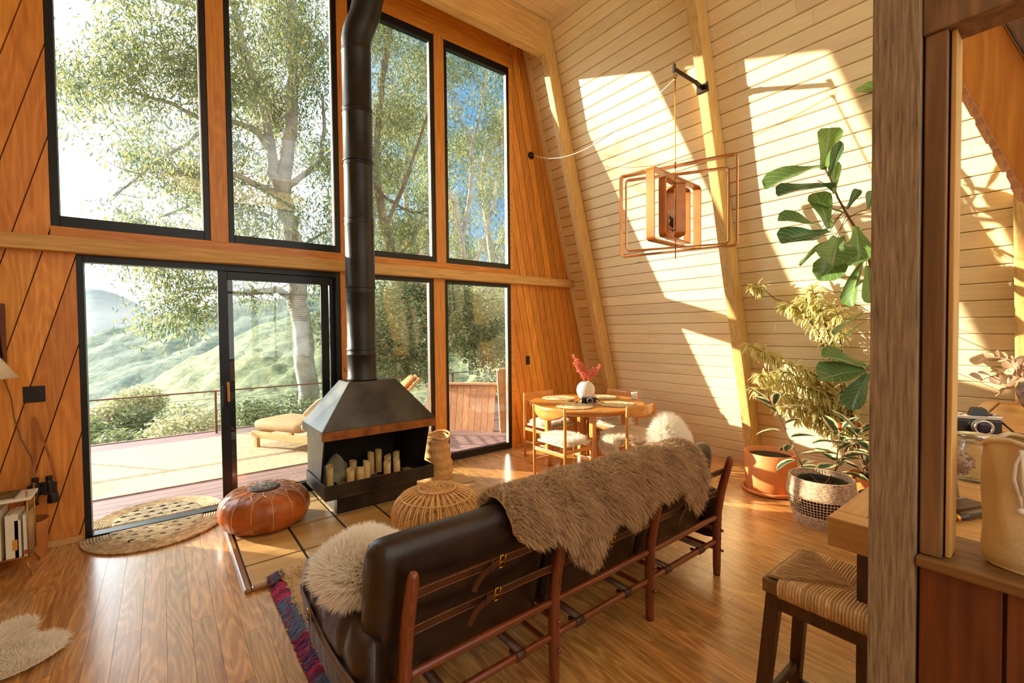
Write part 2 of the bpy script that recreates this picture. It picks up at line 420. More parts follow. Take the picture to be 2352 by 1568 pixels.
def fur(name, mat, tri_v, tri_f, n, length, width, parent=None, lean=.9, droop=.5, base=True, clump=14.0, seed=1, bend=None, rnd=.38):
    """pile as real blades grown off a surface (verts, faces)"""
    rg = np.random.default_rng(seed)
    v = np.asarray([tuple(p) for p in tri_v], float); tris = []
    for f in tri_f:
        for i in range(1, len(f)-1): tris.append((f[0], f[i], f[i+1]))
    t = np.asarray(tris); a, b_, c = v[t[:, 0]], v[t[:, 1]], v[t[:, 2]]
    nr = np.cross(b_-a, c-a); ar = np.linalg.norm(nr, axis=1); ok = ar > 1e-12
    a, b_, c, nr, ar = a[ok], b_[ok], c[ok], nr[ok], ar[ok]; nr = nr/ar[:, None]
    k = rg.choice(len(a), n, p=ar/ar.sum()); u = rg.random((n, 2)); su = np.sqrt(u[:, :1])
    p = a[k]*(1-su)+b_[k]*(su*(1-u[:, 1:]))+c[k]*(su*u[:, 1:]); nn = nr[k]
    ph = rg.random(6)*6
    fld = np.stack([np.sin(p[:, 1]*clump+ph[0]+2*np.sin(p[:, 2]*clump*.7)), np.sin(p[:, 0]*clump*1.1+ph[1]+2*np.sin(p[:, 2]*clump*.6)), np.sin(p[:, 0]*clump*.9+p[:, 1]*clump*.8+ph[2])], 1)
    d = nn+lean*(fld*.55+rg.normal(0, rnd, (n, 3))); d /= np.linalg.norm(d, axis=1)[:, None]
    L = length*(.6+.7*rg.random((n, 1)))
    mid = p+d*L*.5; g = np.array([0, 0, -1.0])
    d2 = d+g*droop+(0 if bend is None else np.asarray(bend)); d2 /= np.linalg.norm(d2, axis=1)[:, None]
    tip = mid+d2*L*.5
    s = np.cross(d, rg.normal(0, 1, (n, 3))); s /= np.linalg.norm(s, axis=1)[:, None]; w = width*(.7+.6*rg.random((n, 1)))
    V5 = np.stack([p-s*w-nn*.003, p+s*w-nn*.003, mid+s*w*.8, mid-s*w*.8, tip], 1).reshape(-1, 3)
    base_i = np.arange(n)*5
    F = [(i, i+1, i+2, i+3) for i in base_i.tolist()]+[(i+3, i+2, i+4) for i in base_i.tolist()]
    vv = V5.tolist()
    if base:
        nb = len(vv); vv += v.tolist(); F += [tuple(q+nb for q in f) for f in tri_f]
    return link_mesh(name, vv, F, mat, parent, True)

def leaves(P, D, U, L, W, prof, nseg=6, curl=0.0, fold=.15, wave=0.0, cols=4, rg=RNG):
    """batch of shaped leaves. P origin, D direction, U up, L/W sizes: arrays"""
    P, D, U = [np.asarray(q, float) for q in (P, D, U)]; N = len(P)
    D = D/np.linalg.norm(D, axis=1)[:, None]; S = np.cross(D, U); S /= (np.linalg.norm(S, axis=1)[:, None]+1e-9); Un = np.cross(S, D)
    L = np.broadcast_to(np.asarray(L, float), (N,)); W = np.broadcast_to(np.asarray(W, float), (N,)); curl = np.broadcast_to(np.asarray(curl, float), (N,))
    verts = []; uvs = []; nr, nc = nseg+1, cols+1
    phs = rg.random(N)*6
    ang = np.zeros(N); pos = P.copy()
    for i in range(nr):
        t = i/nseg; w = prof(t)
        if i > 0:
            dd = D*np.cos(ang)[:, None]-Un*np.sin(ang)[:, None]; pos = pos+dd*(L/nseg)[:, None]
        ang2 = ang; up = Un*np.cos(ang2)[:, None]+D*np.sin(ang2)[:, None]
        for j in range(nc):
            s_ = j/cols*2-1
            off = S*(W*w*.5*s_)[:, None]+up*((W*w*fold*abs(s_))+(wave*W*np.sin(phs+t*9+s_*2)*abs(s_)))[:, None]
            verts.append(pos+off); uvs.append((j/cols, t))
        ang = ang+curl/nseg
    A = np.stack(verts, 1)  # N, nr*nc, 3
    K = nr*nc; F = []
    loc = [(i*nc+j, i*nc+j+1, (i+1)*nc+j+1, (i+1)*nc+j) for i in range(nseg) for j in range(cols)]
    for n_ in range(N):
        o = n_*K; F += [tuple(q+o for q in f) for f in loc]
    return A.reshape(-1, 3), F, np.tile(np.array(uvs), (N, 1))

def quad_leaves(P, rg, size, aspect=.3, droop=.6, jit=.4):
    """small hanging leaves: bent diamonds, 2 quads each"""
    N = len(P); d = rg.normal(0, 1, (N, 3)); d[:, 2] = -abs(d[:, 2])*droop-droop*.4+rg.normal(0, .3, N); d /= np.linalg.norm(d, axis=1)[:, None]
    s = np.cross(d, rg.normal(0, 1, (N, 3))); s /= np.linalg.norm(s, axis=1)[:, None]; n = np.cross(d, s)
    L = size*(.6+jit*2*rg.random((N, 1))); w = L*aspect*.5
    A = np.stack([P, P+d*L*.45+s*w, P+d*L+n*L*.15, P+d*L*.45-s*w], 1).reshape(-1, 3)
    F = np.arange(N*4).reshape(N, 4)
    return A, F
SUN_E, SKY_S, EXPO, FILL_LAMP, HAZE = 10.5, 0.75, 0.72, 10.0, 0.00013
# ---------------------------------------------------------------- the room
SL = .2727                                  # lean of the sloping walls
XR, XL, WY, CZ, YB = 5.47, -2.40, 4.80, 5.50, -3.6
# floor: oak strips running towards the window wall
b = B(); rg = random.Random(3)
x = XL-.1
while x < XR+.1:
    w = .108; y = YB-rg.random()*1.2
    while y < WY:
        l = .9+rg.random()*1.3; y1 = min(y+l, WY-.01)
        if y1 > y+.02: b.box(x+.0006, x+w-.0006, max(y, YB)+.0006, y1-.0006, -.02, 0)
        y += l
    x += w
struct(b.build('floor', M['floor']))
b = B(); b.box(XL-.3, XR+.4, YB-.2, WY-.02, -.16, -.021); struct(b.build('trim_1', M['groove'])).name = 'trim_1'

def clip_poly(poly, n, k):
    out = []
    for i in range(len(poly)):
        a, c = poly[i], poly[(i+1) % len(poly)]
        da, dc = a[0]*n[0]+a[1]*n[1]-k, c[0]*n[0]+c[1]*n[1]-k
        if da <= 0: out.append(a)
        if (da < 0 < dc) or (dc < 0 < da):
            t = da/(da-dc); out.append((a[0]+(c[0]-a[0])*t, a[1]+(c[1]-a[1])*t))
    return out
def clip_convex(poly, region):
    cx = sum(p[0] for p in region)/len(region); cy = sum(p[1] for p in region)/len(region)
    for i in range(len(region)):
        a, c = region[i], region[(i+1) % len(region)]
        n = (c[1]-a[1], -(c[0]-a[0])); k = n[0]*a[0]+n[1]*a[1]
        if n[0]*cx+n[1]*cy > k: n = (-n[0], -n[1]); k = -k
        poly = clip_poly(poly, n, k)
        if len(poly) < 3: return []
    return poly
def boards(b, region, slope, width, y0=4.80, th=.022, gap=.004, zr=(-.5, 6), seed=0, mi=0, split=0):
    """tongue-and-groove boards leaning dx/dz = slope, cut to the convex region (x,z), bevelled long edges"""
    xs = [p[0]-slope*p[1] for p in region]; k = math.floor(min(xs)/width)
    while k*width < max(xs):
        for (s0, s1, dep) in ((k*width+gap, (k+1)*width-gap, 0), ):
            poly = [(s0+slope*zr[0], zr[0]), (s1+slope*zr[0], zr[0]), (s1+slope*zr[1], zr[1]), (s0+slope*zr[1], zr[1])]
            q = clip_convex(poly, region)
            if len(q) >= 3:
                n = len(q); vs = [(p[0], y0, p[1]) for p in q]+[(p[0], y0+th, p[1]) for p in q]
                b.add(vs, [tuple(range(n)), tuple(range(2*n-1, n-1, -1))]+[(i, i+n, (i+1) % n+n, (i+1) % n) for i in range(n)], mi)
        k += 1
# window wall: timber either side of the glazing
xr = lambda z: XR-SL*z
xl = lambda z: XL+SL*z
b = B()
boards(b, [(xl(0), 0), (-.51, 0), (-.51, 2.30), (xl(2.3), 2.30)], .2727, .185)
boards(b, [(xl(2.3), 2.30), (-.64, 2.30), (-.64, 5.5), (xl(5.5), 5.5)], .2727, .185)
b.box(XL-.2, -.512, 4.823, 4.88, -.1, 2.3, 1); b.box(XL-.2, -.645, 4.823, 4.88, 2.3, 5.6, 1)
struct(b.build('wall_left_gable', [M['cedar'], M['groove']]))
b = B()
for z0, z1 in ((0, 2.3), (2.3, 5.5)):
    boards(b, [(3.765, z0), (xr(z0)+.01, z0), (xr(z1)+.01, z1), (3.765, z1)], -.20, .118)
b.box(3.77, XR+.1, 4.823, 4.88, -.1, 5.6, 1)
struct(b.build('wall_right_gable', [M['cedar'], M['groove']]))
b = B()      # header boards above the high windows, flat gable boards above
boards_h = [(5.10, 5.27), (5.274, 5.44), (5.444, 5.6)]
for z0, z1 in boards_h: b.box(-.638, 3.763, 4.80, 4.84, z0, z1)
b.box(-.638, 3.763, 4.841, 4.88, 5.09, 5.6)
struct(b.build('wall_header', M['cedar_x']))
# mullion posts between the bays
n = 0
for (xa, xb, z0, z1) in ((.362, .498, 2.30, 5.12), (1.475, 1.60, 0, 2.30), (1.485, 1.60, 2.30, 5.12), (2.605, 2.735, 2.30, 5.12), (2.56, 2.71, 0, 2.30)):
    b = B(); h = (z1-z0); k = max(1, int(h/.35))
    b.box(xa, xb, 4.785, 4.90, z0, z1)
    n += 1; struct(b.build('trim_%d' % (n+1), M['cedar'], bevel=.004))
b = B()
b.box(-.64, 3.77, 4.775, 4.90, 2.335, 2.42); b.box(-.66, 3.77, 4.802, 4.90, 2.2225, 2.3348); b.box(3.72, 3.775, 4.79, 4.90, 0, 5.1); struct(b.build('trim_7', M['cedar_x'], bevel=.003))
b = B(); b.box(-2.2, 4.86, 4.70, 4.80, 2.225, 2.335); struct(b.build('trim_8', M['beam_x'], bevel=.006))      # transom rail
# sloping walls: horizontal boards
def slope_boards(name, side, ya, yb, mat, w=.134, seed=1, vmax=5.75):
    b = B(); rg = random.Random(seed); L = math.sqrt(1+SL*SL)
    x0 = XR if side > 0 else XL
    up = V((-SL*side, 0, 1))/L; nr = V((-side, 0, -SL))/L
    v = -.02
    while v < vmax:
        y = ya-rg.random()*1.5
        while y < yb:
            l = 2.2+rg.random()*2.2; y0, y1 = max(y, ya), min(y+l, yb)
            if y1-y0 > .02:
                c = V((x0, (y0+y1)/2, 0))+up*(v+w/2)-nr*.012
                hx, hy = (y1-y0)/2-.0008, w/2-.0045
                # chamfered long edges
                vs = []
                for yy in (-hx, hx):
                    for (a, d) in ((-hy-.002, -.014), (-hy-.002, .004), (-hy+.005, .012), (hy-.005, .012), (hy+.002, .004), (hy+.002, -.014)):
                        vs.append(c+V((0, yy, 0))+up*a+nr*d)
                b.add(vs, [(0, 1, 2, 3, 4, 5), (11, 10, 9, 8, 7, 6)]+[(i, i+6, (i+1) % 6+6, (i+1) % 6) for i in range(6)])
            y += l
        v += w
    b.obox(V((x0, (ya+yb)/2, 0))+up*(vmax/2)-nr*.05, (0, 1, 0), up, nr, (yb-ya)/2, vmax/2+.1, .024, 1)
    return struct(b.build(name, [mat, M['groove']]))
slope_boards('wall_right', 1, YB, WY-.002, M['white_board'])
slope_boards('wall_left', -1, YB, WY-.002, M['white_board'], seed=5)
b = B()      # pale corner strip where the timber gable meets the sloping wall
L = math.sqrt(1+SL*SL); up = V((-SL, 0, 1))/L; nr = V((-1, 0, -SL))/L
b.obox(V((XR, 4.765, 0))+up*2.83+nr*.012, (0, 1, 0), up, nr, .03, 2.83, .012); struct(b.build('trim_9', M['white_board']))
# ceiling boards and tie beam
b = B(); y = YB
while y < WY:      # unseen ceiling gaps added behind the camera to let sky light in
    if -3.2 < y < -.4: b.box(-1.0, -.6, y+.002, y+.178, CZ, CZ+.025); b.box(3.7, 4.1, y+.002, y+.178, CZ, CZ+.025); b.box(1.5, 1.7, y+.002, y+.178, CZ, CZ+.025)
    else: b.box(-1.0, 4.1, y+.002, min(y+.18, WY)-.002, CZ, CZ+.025)
    y += .18
b.box(-1.2, 4.3, -.4, WY+.1, CZ+.026, CZ+.06, 1); b.box(-1.2, -.62, YB, -.4, CZ+.026, CZ+.06, 1); b.box(3.72, 4.3, YB, -.4, CZ+.026, CZ+.06, 1)
struct(b.build('ceiling', [M['white_board'], M['groove']]))
b = B(); b.box(-1.0, xr(5.2)-.05, 4.24, 4.36, 5.07, 5.49); struct(b.build('trim_10', M['beam_x'], bevel=.008))
# rafters standing off the sloping wall
for i, y0 in enumerate((4.235, 2.285, .22, -1.85)):
    for side, tx in ((1, XR), (-1, XL)):
        b = B(); u = V((-SL*side, 0, 1))/L; q = V((-side, 0, -SL))/L
        b.obox(V((tx, y0+.055, 0))+u*2.85+q*.105, (0, 1, 0), u, q, .055, 2.86, .09)
        o = struct(b.build('trim_%d' % (11+i*2+(side < 0)), M['beam'], bevel=.018 if side > 0 else .01, seg=3))
# unseen kitchen gable; its wide open window is added to let sky light in
b = B()
b.box(XL, -1.3, YB-.1, YB, 0, 5.5); b.box(4.2, XR, YB-.1, YB, 0, 5.5); b.box(-1.3, 4.2, YB-.1, YB, 0, .9); b.box(-1.3, 4.2, YB-.1, YB, 4.9, 5.5)
struct(b.build('wall_kitchen', M['white_board']))
b = B()
for xx in (-1.3, .53, 2.37, 4.15): b.box(xx, xx+.05, YB-.08, YB-.02, .9, 4.9)
b.box(-1.3, 4.2, YB-.08, YB-.02, .9, .95); b.box(-1.3, 4.2, YB-.08, YB-.02, 4.85, 4.9); b.box(-1.3, 4.2, YB-.08, YB-.02, 2.6, 2.66)
struct(b.build('window_9', M['black_metal']))
# baseboard
b = B(); b.box(xl(0), -.52, 4.775, 4.80, 0, .05); struct(b.build('baseboard_left', M['beam_x'], bevel=.004))
b = B(); b.box(3.78, xr(0)-.02, 4.78, 4.80, 0, .035); struct(b.build('baseboard_right', M['beam_x'], bevel=.004))

# windows
def window(i, x0, x1, z0, z1, fl=.045, fr=.045, ft=.045, fb=.06, y0=4.80, y1=4.87, bead=True):
    b = B()
    b.box(x0, x0+fl, y0, y1, z0, z1); b.box(x1-fr, x1, y0, y1, z0, z1); b.box(x0+fl, x1-fr, y0, y1, z0, z0+fb); b.box(x0+fl, x1-fr, y0, y1, z1-ft, z1)
    w = struct(b.build('window_%d' % i, M['black_metal'], bevel=.003))
    if bead:
        b = B(); b.box(x1-fr-.012, x1-fr-.001, y0+.004, y1-.02, z0+fb, z1-ft); o = b.build('glazing_bead', M['chrome'], w); o['label'] = 'pale aluminium bead'
    b = B(); b.box(x0+fl-.01, x1-fr+.01, y0+.035, y0+.041, z0+fb-.01, z1-ft+.01); b.build('window_pane', M['glass'], w)
    return w
window(1, -.64, .36, 2.42, 5.10, fl=.05, fb=.085)
window(2, .50, 1.483, 2.42, 5.10, fb=.075)
window(3, 1.602, 2.603, 2.42, 5.10, ft=.09, fb=.07)
window(4, 2.737, 3.738, 2.42, 5.10, ft=.09, fb=.07)
window(5, 1.602, 2.558, .0, 2.222, fb=.09)
window(6, 2.712, 3.72, .0, 2.222, fb=.09)
# sliding door: left bay open, both panels parked in the right bay
b = B(); b.box(-.512, -.47, 4.80, 4.90, 0, 2.222); b.box(1.435, 1.474, 4.80, 4.90, 0, 2.222); b.box(-.47, 1.435, 4.80, 4.90, 2.165, 2.222); b.box(-.47, 1.435, 4.79, 4.90, .0, .022)
d1 = struct(b.build('door_1', M['black_metal'], bevel=.003))
def leafdoor(i, x0, x1, y0, st):
    b = B(); y1 = y0+.032
    b.box(x0, x0+st, y0, y1, .024, 2.163); b.box(x1-st, x1, y0, y1, .024, 2.163); b.box(x0+st, x1-st, y0, y1, .024, .10); b.box(x0+st, x1-st, y0, y1, 2.09, 2.163)
    d = struct(b.build('door_%d' % i, M['black_metal'], bevel=.003))
    b = B(); b.box(x0+st-.008, x1-st+.008, y0+.013, y0+.018, .095, 2.095); b.build('door_pane', M['glass'], d)
    return d
leafdoor(2, .475, 1.434, 4.862, .05)
d3 = leafdoor(3, .405, 1.36, 4.812, .075)
b = B(); b.box(.418, .45, 4.772, 4.806, .94, 1.13); b.box(.412, .456, 4.80, 4.811, .90, 1.17)
h = b.build('door_handle', M['black_metal'], d3, bevel=.006); b = B(); b.box(.452, .474, 4.765, 4.811, .98, 1.16); b.build('handle_grip', M['teak'], h, bevel=.006)

# ---------------------------------------------------------------- hearth
h = thing('tiled_hearth', 'raised slate tile hearth pad with dark grout lines under the fireplace', 'hearth', (1.5, 3.95, 0))
b = B(); b.box(.402, 2.58, 3.192, 4.77, 0, .012, 1)
xs = [.402, .775, 1.14, 1.50, 1.86, 2.22, 2.58]; ys = [3.192, 3.50, 3.98, 4.46, 4.77]
for i in range(6):
    for j in range(4): b.box(xs[i]+.009, xs[i+1]-.009, ys[j]+.010, ys[j+1]-.010, .010, .018)
b.build('tiles', [M['tile'], M['grout']], h, bevel=.002)
b = B(); b.box(.362, .402, 3.150, 4.77, 0, .026); b.build('trim_strip', M['hearth_trim'], h, bevel=.008)
b = B(); b.box(.402, 2.60, 3.150, 3.192, 0, .026); b.build('trim_strip', M['hearth_trim'], h, bevel=.008)

# fireplace
f = thing('fireplace', 'freestanding black steel fireplace with tapered hood on the tile hearth', 'fireplace', (1.53, 4.15, .02))
FX0, FX1, FY0, FY1 = 1.03, 2.03, 3.85, 4.46
b = B(); b.box(1.166, 1.92, 3.99, 4.33, .02, .20); b.build('plinth', M['steel'], f, bevel=.003)
b = B(); t = .008
b.box(FX0, FX1, FY0, FY1, .20, .21); b.box(FX0, FX1, FY0, FY0+t, .21, .325); b.box(FX0, FX0+t, FY0+t, FY1, .21, .325); b.box(FX1-t, FX1, FY0+t, FY1, .21, .325); b.box(FX0+t, FX1-t, FY1-t, FY1, .21, .325)
tray = b.build('ember_tray', M['steel'], f, bevel=.0015)
b = B(); zt, zb = .71, .325          # side cheeks slope back from hood to tray
for xx in (FX0+.012, FX1-.02):
    b.hexa([(xx, 4.06, zb-.1), (xx+t, 4.06, zb-.1), (xx+t, FY1-.01, zb-.1), (xx, FY1-.01, zb-.1), (xx, 3.90, zt), (xx+t, 3.90, zt), (xx+t, FY1-.01, zt), (xx, FY1-.01, zt)])
each(b, 'side_panel', M['steel'], f)
b = B()
for xa, xb2 in ((FX0+.025, FX0+.15), (FX1-.15, FX1-.025)):
    sgn = 1 if xa < 1.5 else -1; xo, xi = (xa, xb2) if sgn > 0 else (xb2, xa)
    b.hexa([(xo, 4.07, .22), (xo+sgn*.006, 4.07, .22), (xi+sgn*.006, FY1-.03, .22), (xi, FY1-.03, .22), (xo, 3.92, zt), (xo+sgn*.006, 3.92, zt), (xi+sgn*.006, FY1-.03, zt), (xi, FY1-.03, zt)])
b.box(FX0+.03, FX1-.03, FY1-.03, FY1-.01, .21, zt); b.build('fire_back', M['steel_in'], f)
HX0, HX1, HY0, HY1 = 1.01, 2.05, 3.835, 4.49
b = B(); bt = .015
b.box(HX0, HX1, HY0, HY0+bt, .70, .775); hb = b.build('copper_band', M['copper_band'], f, bevel=.002); hb['label'] = 'rust-coloured front edge'
b = B(); b.box(HX0, HX0+bt, HY0+bt, HY1, .70, .775); b.box(HX1-bt, HX1, HY0+bt, HY1, .70, .775); b.box(HX0+bt, HX1-bt, HY1-bt, HY1, .70, .775)
b.build('hood_skirt', M['steel'], f, bevel=.002)
b = B(); ax0, ax1, ay0, ay1, az = 1.30, 1.74, 4.03, 4.31, 1.155
P4 = [(HX0, HY0, .776), (HX1, HY0, .776), (HX1, HY1, .776), (HX0, HY1, .776), (ax0, ay0, az), (ax1, ay0, az), (ax1, ay1, az), (ax0, ay1, az)]
b.add(P4, [(4, 5, 6, 7), (0, 1, 5, 4), (1, 2, 6, 5), (2, 3, 7, 6), (3, 0, 4, 7), (3, 2, 1, 0)]); b.build('hood', M['steel'], f, bevel=.004)
b = B()
for i in range(26):
    x0 = 1.05+random.random()*.86; y0 = 3.88+random.random()*.42; w, d_ = .05+random.random()*.07, .04+random.random()*.06
    b.box(x0, min(x0+w, 2.015), y0, y0+d_, .211, .22+random.random()*.012)
o = b.build('tray_stones', M['tile'], tray, bevel=.004); o['kind'] = 'stuff'
# stove pipe
PX, PY, PR = 1.465, 4.16, .128
pp = []; zk = 4.55
pipe = thing('stove_pipe', 'tall black round stove pipe rising from the hood and kinking forward near the ceiling', 'stove pipe', (PX, PY, 1.156))
segs = [(1.158, 1.43), (1.43, 2.0), (2.0, 2.62), (2.62, 3.15), (3.15, 3.62), (3.62, 4.18)]
for i, (z0, z1) in enumerate(segs):
    b = B(); r = PR+(.0 if i % 2 else .002)
    b.lathe([(r-.002, z0), (r+.006, z0+.005), (r+.006, z0+.02), (r, z0+.03), (r, z1-.05), (r+.004, z1-.04), (r+.004, z1-.032), (r, z1-.025), (r, z1+.004)], (PX, PY, 0), 40)
    smooth_by_angle(b.build('pipe_section', M['iron_pipe'], pipe, True), 35)
b = B(); q0 = V((PX, PY, 4.18)); kd = V((.14, -.10, .75)).normalized()
pts = [q0, q0+V((0, 0, .07)), q0+V((.012, -.008, .14)), q0+V((.035, -.025, .21)), q0+V((.06, -.045, .27))+kd*.03, q0+V((.06, -.045, .27))+kd*.9]
b.tube(pts, [PR, PR+.001, PR+.003, PR+.003, PR+.002, PR], 36); smooth_by_angle(b.build('pipe_elbow', M['iron_pipe'], pipe, True), 30)
for sgn, z in ((-1, 1.235), (1, 1.235)):
    b = B(); a = V((PX+sgn*PR*.78, PY-sgn*PR*.6, z)); o_ = V((sgn*.8, -sgn*.6, 0))
    b.tube([a, a+o_*.035, a+o_*.04+V((0, 0, .03)), a+o_*.055+V((0, 0, .045))], .004, 6); b.build('damper_handle', M['iron_pipe'], pipe, True)
# candles in the fireplace
s5 = 500/2352
cand = [(740, 795, 555, 'foremost candle beside the rock at the left end of the ember tray'), (965, 775, 590, 'short candle in front row, right of the rock'), (995, 715, 495, 'candle behind the short front one, its wick flame glowing'),
        (1073, 755, 560, 'candle in the front row, third from the left'), (1140, 728, 492, 'leaning candle at the centre of the front row'), (1187, 650, 400, 'tall candle in the back row, second tallest'),
        (1270, 628, 375, 'tallest candle in the back row centre'), (1362, 700, 505, 'front candle of the group on the right'), (1380, 640, 445, 'candle half hidden behind the right front one'),
        (1460, 612, 400, 'rearmost candle at the right'), (1465, 662, 480, 'rightmost candle standing in front of the rearmost one')]
for i, (cx, by, ty, lab) in enumerate(cand):
    px, py, pt = 600+cx*s5, 950+by*s5, 950+ty*s5
    c = onz(px, py-1.0, .222); c.y = min(max(c.y, 3.885), 4.36)
    top = ony(px, pt, c.y).z; c = V((c.x, c.y, .222)); hgt = max(.1, top-.222)
    if i == 8: c.y += .03
    b = B(); r = .0325
    def rb(a, z, s=i): return 1
    N = 28; vs = []; prof = [(r*.96, 0), (r, .006), (r, hgt*.5), (r, 'top'), (r*.86, 'in'), (r*.80, 'deep'), (0.0001, 'deep')]
    for (rr, z) in prof:
        for k in range(N):
            a = 2*PI*k/N; wv = .006*math.sin(a+i)+.012*max(0, math.cos(a-.8-i*.7))
            zz = z if not isinstance(z, str) else (hgt-.012+wv if z == 'top' else hgt-.014+wv if z == 'in' else hgt-.035)
            vs.append((c.x+rr*math.cos(a), c.y+rr*math.sin(a), c.z+zz))
    fs = [(q*N+k, q*N+(k+1) % N, (q+1)*N+(k+1) % N, (q+1)*N+k) for q in range(6) for k in range(N)]+[tuple(range(N))[::-1]]
    b.add(vs, fs); cn = thing('pillar_candle', 'ivory pillar candle, '+lab, 'candle', tuple(c), 0, 'pillar candles in the fireplace')
    b.build('wax', M['wax'], cn, True)
    b = B(); b.tube([c+V((0, 0, hgt-.036)), c+V((.001, 0, hgt-.016))], .0015, 6); b.ball(c+V((0, 0, hgt-.012)), .004, 8, sc=(1, 1, 2.2)); b.build('wick', M['wax'], cn, True)
# rock
rc = onz(600+800*s5, 950+735*s5, .222); rc.y = max(rc.y, 4.04)+.06; b = B(); N = 22; vs = []
rl = thing('rock', 'jagged grey-green rock behind the foremost candle in the fireplace', 'rock', (rc.x, rc.y, .222))
for i in range(15):
    z = i/14; rad = .185*(1-z**1.5)**.8*(1 if z > .1 else .93)
    for k in range(N):
        a = 2*PI*k/N; q = rad*(1+.28*mnoise.noise(V((math.cos(a)*1.8, math.sin(a)*1.8, z*4+2))))
        vs.append((rc.x+.015+q*math.cos(a)*.82+.035*z-.02, rc.y+q*math.sin(a)*.42, .222+z*.245*(1+.1*mnoise.noise(V((a, z*3, 0))))))
b.add(vs, [(i*N+k, i*N+(k+1) % N, (i+1)*N+(k+1) % N, (i+1)*N+k) for i in range(14) for k in range(N)]+[tuple(range(N))[::-1]]); b.build('stone', M['rock'], rl, False)

# ---------------------------------------------------------------- jute mats at the door
def half_mat(name, lab, yc, sgn, ry, rx=.47, cx=-.06):
    o = thing(name, lab, 'mat', (cx, yc, 0), 0)
    b = B(); nr_ = 9
    for k in range(nr_):
        w = .018; a1, a2 = rx-k*w*1.05, ry-k*w*1.05
        pts = [(cx+a1*math.cos(t*PI/40), yc+sgn*(.012+a2*math.sin(t*PI/40)), .012) for t in range(41)]
        b.tube(pts, .0095, 8)
    b.build('braided_border', M['jute'], o, True)
    b = B(); a1, a2 = rx-.165, ry-.165
    # braided field; dark triangles laid on it stand for shaded openings
    rows = int(a2/.035)
    for r_ in range(rows+1):
        yy = r_*.035; hw = a1*math.sqrt(max(0, 1-(yy/a2)**2)) if a2 > 0 else 0
        if hw < .03: continue
        m = int(hw*2/.02)
        pts = [(cx-hw+2*hw*i/m, yc+sgn*(.02+yy+(.004 if (r_ % 3 == 1 and (i//5) % 2) else -.002)), .011) for i in range(m+1)]
        b.tube(pts, .0175 if r_ % 3 != 1 else .0145, 8)
    for r_ in range(1, rows, 3):
        yy = r_*.035+.018; hw = a1*math.sqrt(max(0, 1-(yy/a2)**2))-.03
        k = -hw
        while k < hw:
            c = V((cx+k, yc+sgn*(.02+yy), .0295)); s_ = .014
            b.add([c+V((-s_*1.5, -s_*.6, 0)), c+V((s_*1.5, -s_*.6, 0)), c+V((0, s_*.9, 0)), c+V((-s_*1.5, -s_*.6, -.012)), c+V((s_*1.5, -s_*.6, -.012)), c+V((0, s_*.9, -.012))],
                  [(0, 1, 2), (5, 4, 3), (0, 3, 4, 1), (1, 4, 5, 2), (2, 5, 3, 0)], 1)
            k += .095
    b.build('woven_field', [M['jute_lt'], M['soil']], o, True)
    return o
half_mat('door_mat', 'half-oval braided jute mat on the oak floor inside the open door', 4.765, -1, .50)
half_mat('door_mat', 'half-oval braided jute mat lying on the deck outside the open door', 4.925, 1, .50)

# ---------------------------------------------------------------- pouf
pc = V((.645, 4.185, .021)); pf = thing('leather_pouf', 'round tan leather pouf with pale stitched seams by the open door', 'pouf', tuple(pc))
pr_ = [(.0, 0), (.20, .0), (.27, .012), (.315, .05), (.338, .11), (.337, .17), (.322, .22), (.285, .262), (.22, .288), (.14, .298), (.06, .300), (0, .300)]
NS = 14
b = B(); b.lathe(pr_, pc, NS*6, rib=lambda a, z: 1-.018*(abs(math.cos(a*NS/2))**10)*(1 if z > .01 else 0)+.008*mnoise.noise(V((math.cos(a)*4, math.sin(a)*4, z*9))))
b.build('leather_cover', M['pouf'], pf, True)
b = B()
for k in range(NS):
    a = 2*PI*(k+.5)/NS
    pts = [pc+V((r*.993*math.cos(a), r*.993*math.sin(a), z+.001)) for r, z in pr_[2:8]]
    b.tube(pts, .0035, 6)
    a2 = a+PI/NS; e = pts[-1]
    apex = pc+V((.20*math.cos(a2), .20*math.sin(a2), .296)); apx0 = pc+V((.20*math.cos(a2-2*PI/NS), .20*math.sin(a2-2*PI/NS), .296))
    b.tube([e, (e+apex)/2+V((0, 0, .008)), apex], .003, 6); b.tube([e, (e+apx0)/2+V((0, 0, .008)), apx0], .003, 6)
    b.tube([apex, pc+V((.13*math.cos(a2), .13*math.sin(a2), .302))], .003, 6)
b.build('seams', M['seam'], pf, True)
b = B(); b.lathe([(.0, .299), (.105, .301), (.115, .303), (.105, .308), (.0, .309)], pc, 40); md = b.build('medallion', M['pouf_top'], pf, True)
b = B()
for k in range(10):
    a = 2*PI*k/10; a2 = a+PI*.75
    b.tube([pc+V((.09*math.cos(a), .09*math.sin(a), .3095)), pc+V((.03*math.cos((a+a2)/2), .03*math.sin((a+a2)/2), .311)), pc+V((.09*math.cos(a2), .09*math.sin(a2), .3095))], .0018, 5)
b.build('embroidery', M['vase_white'], md, True)

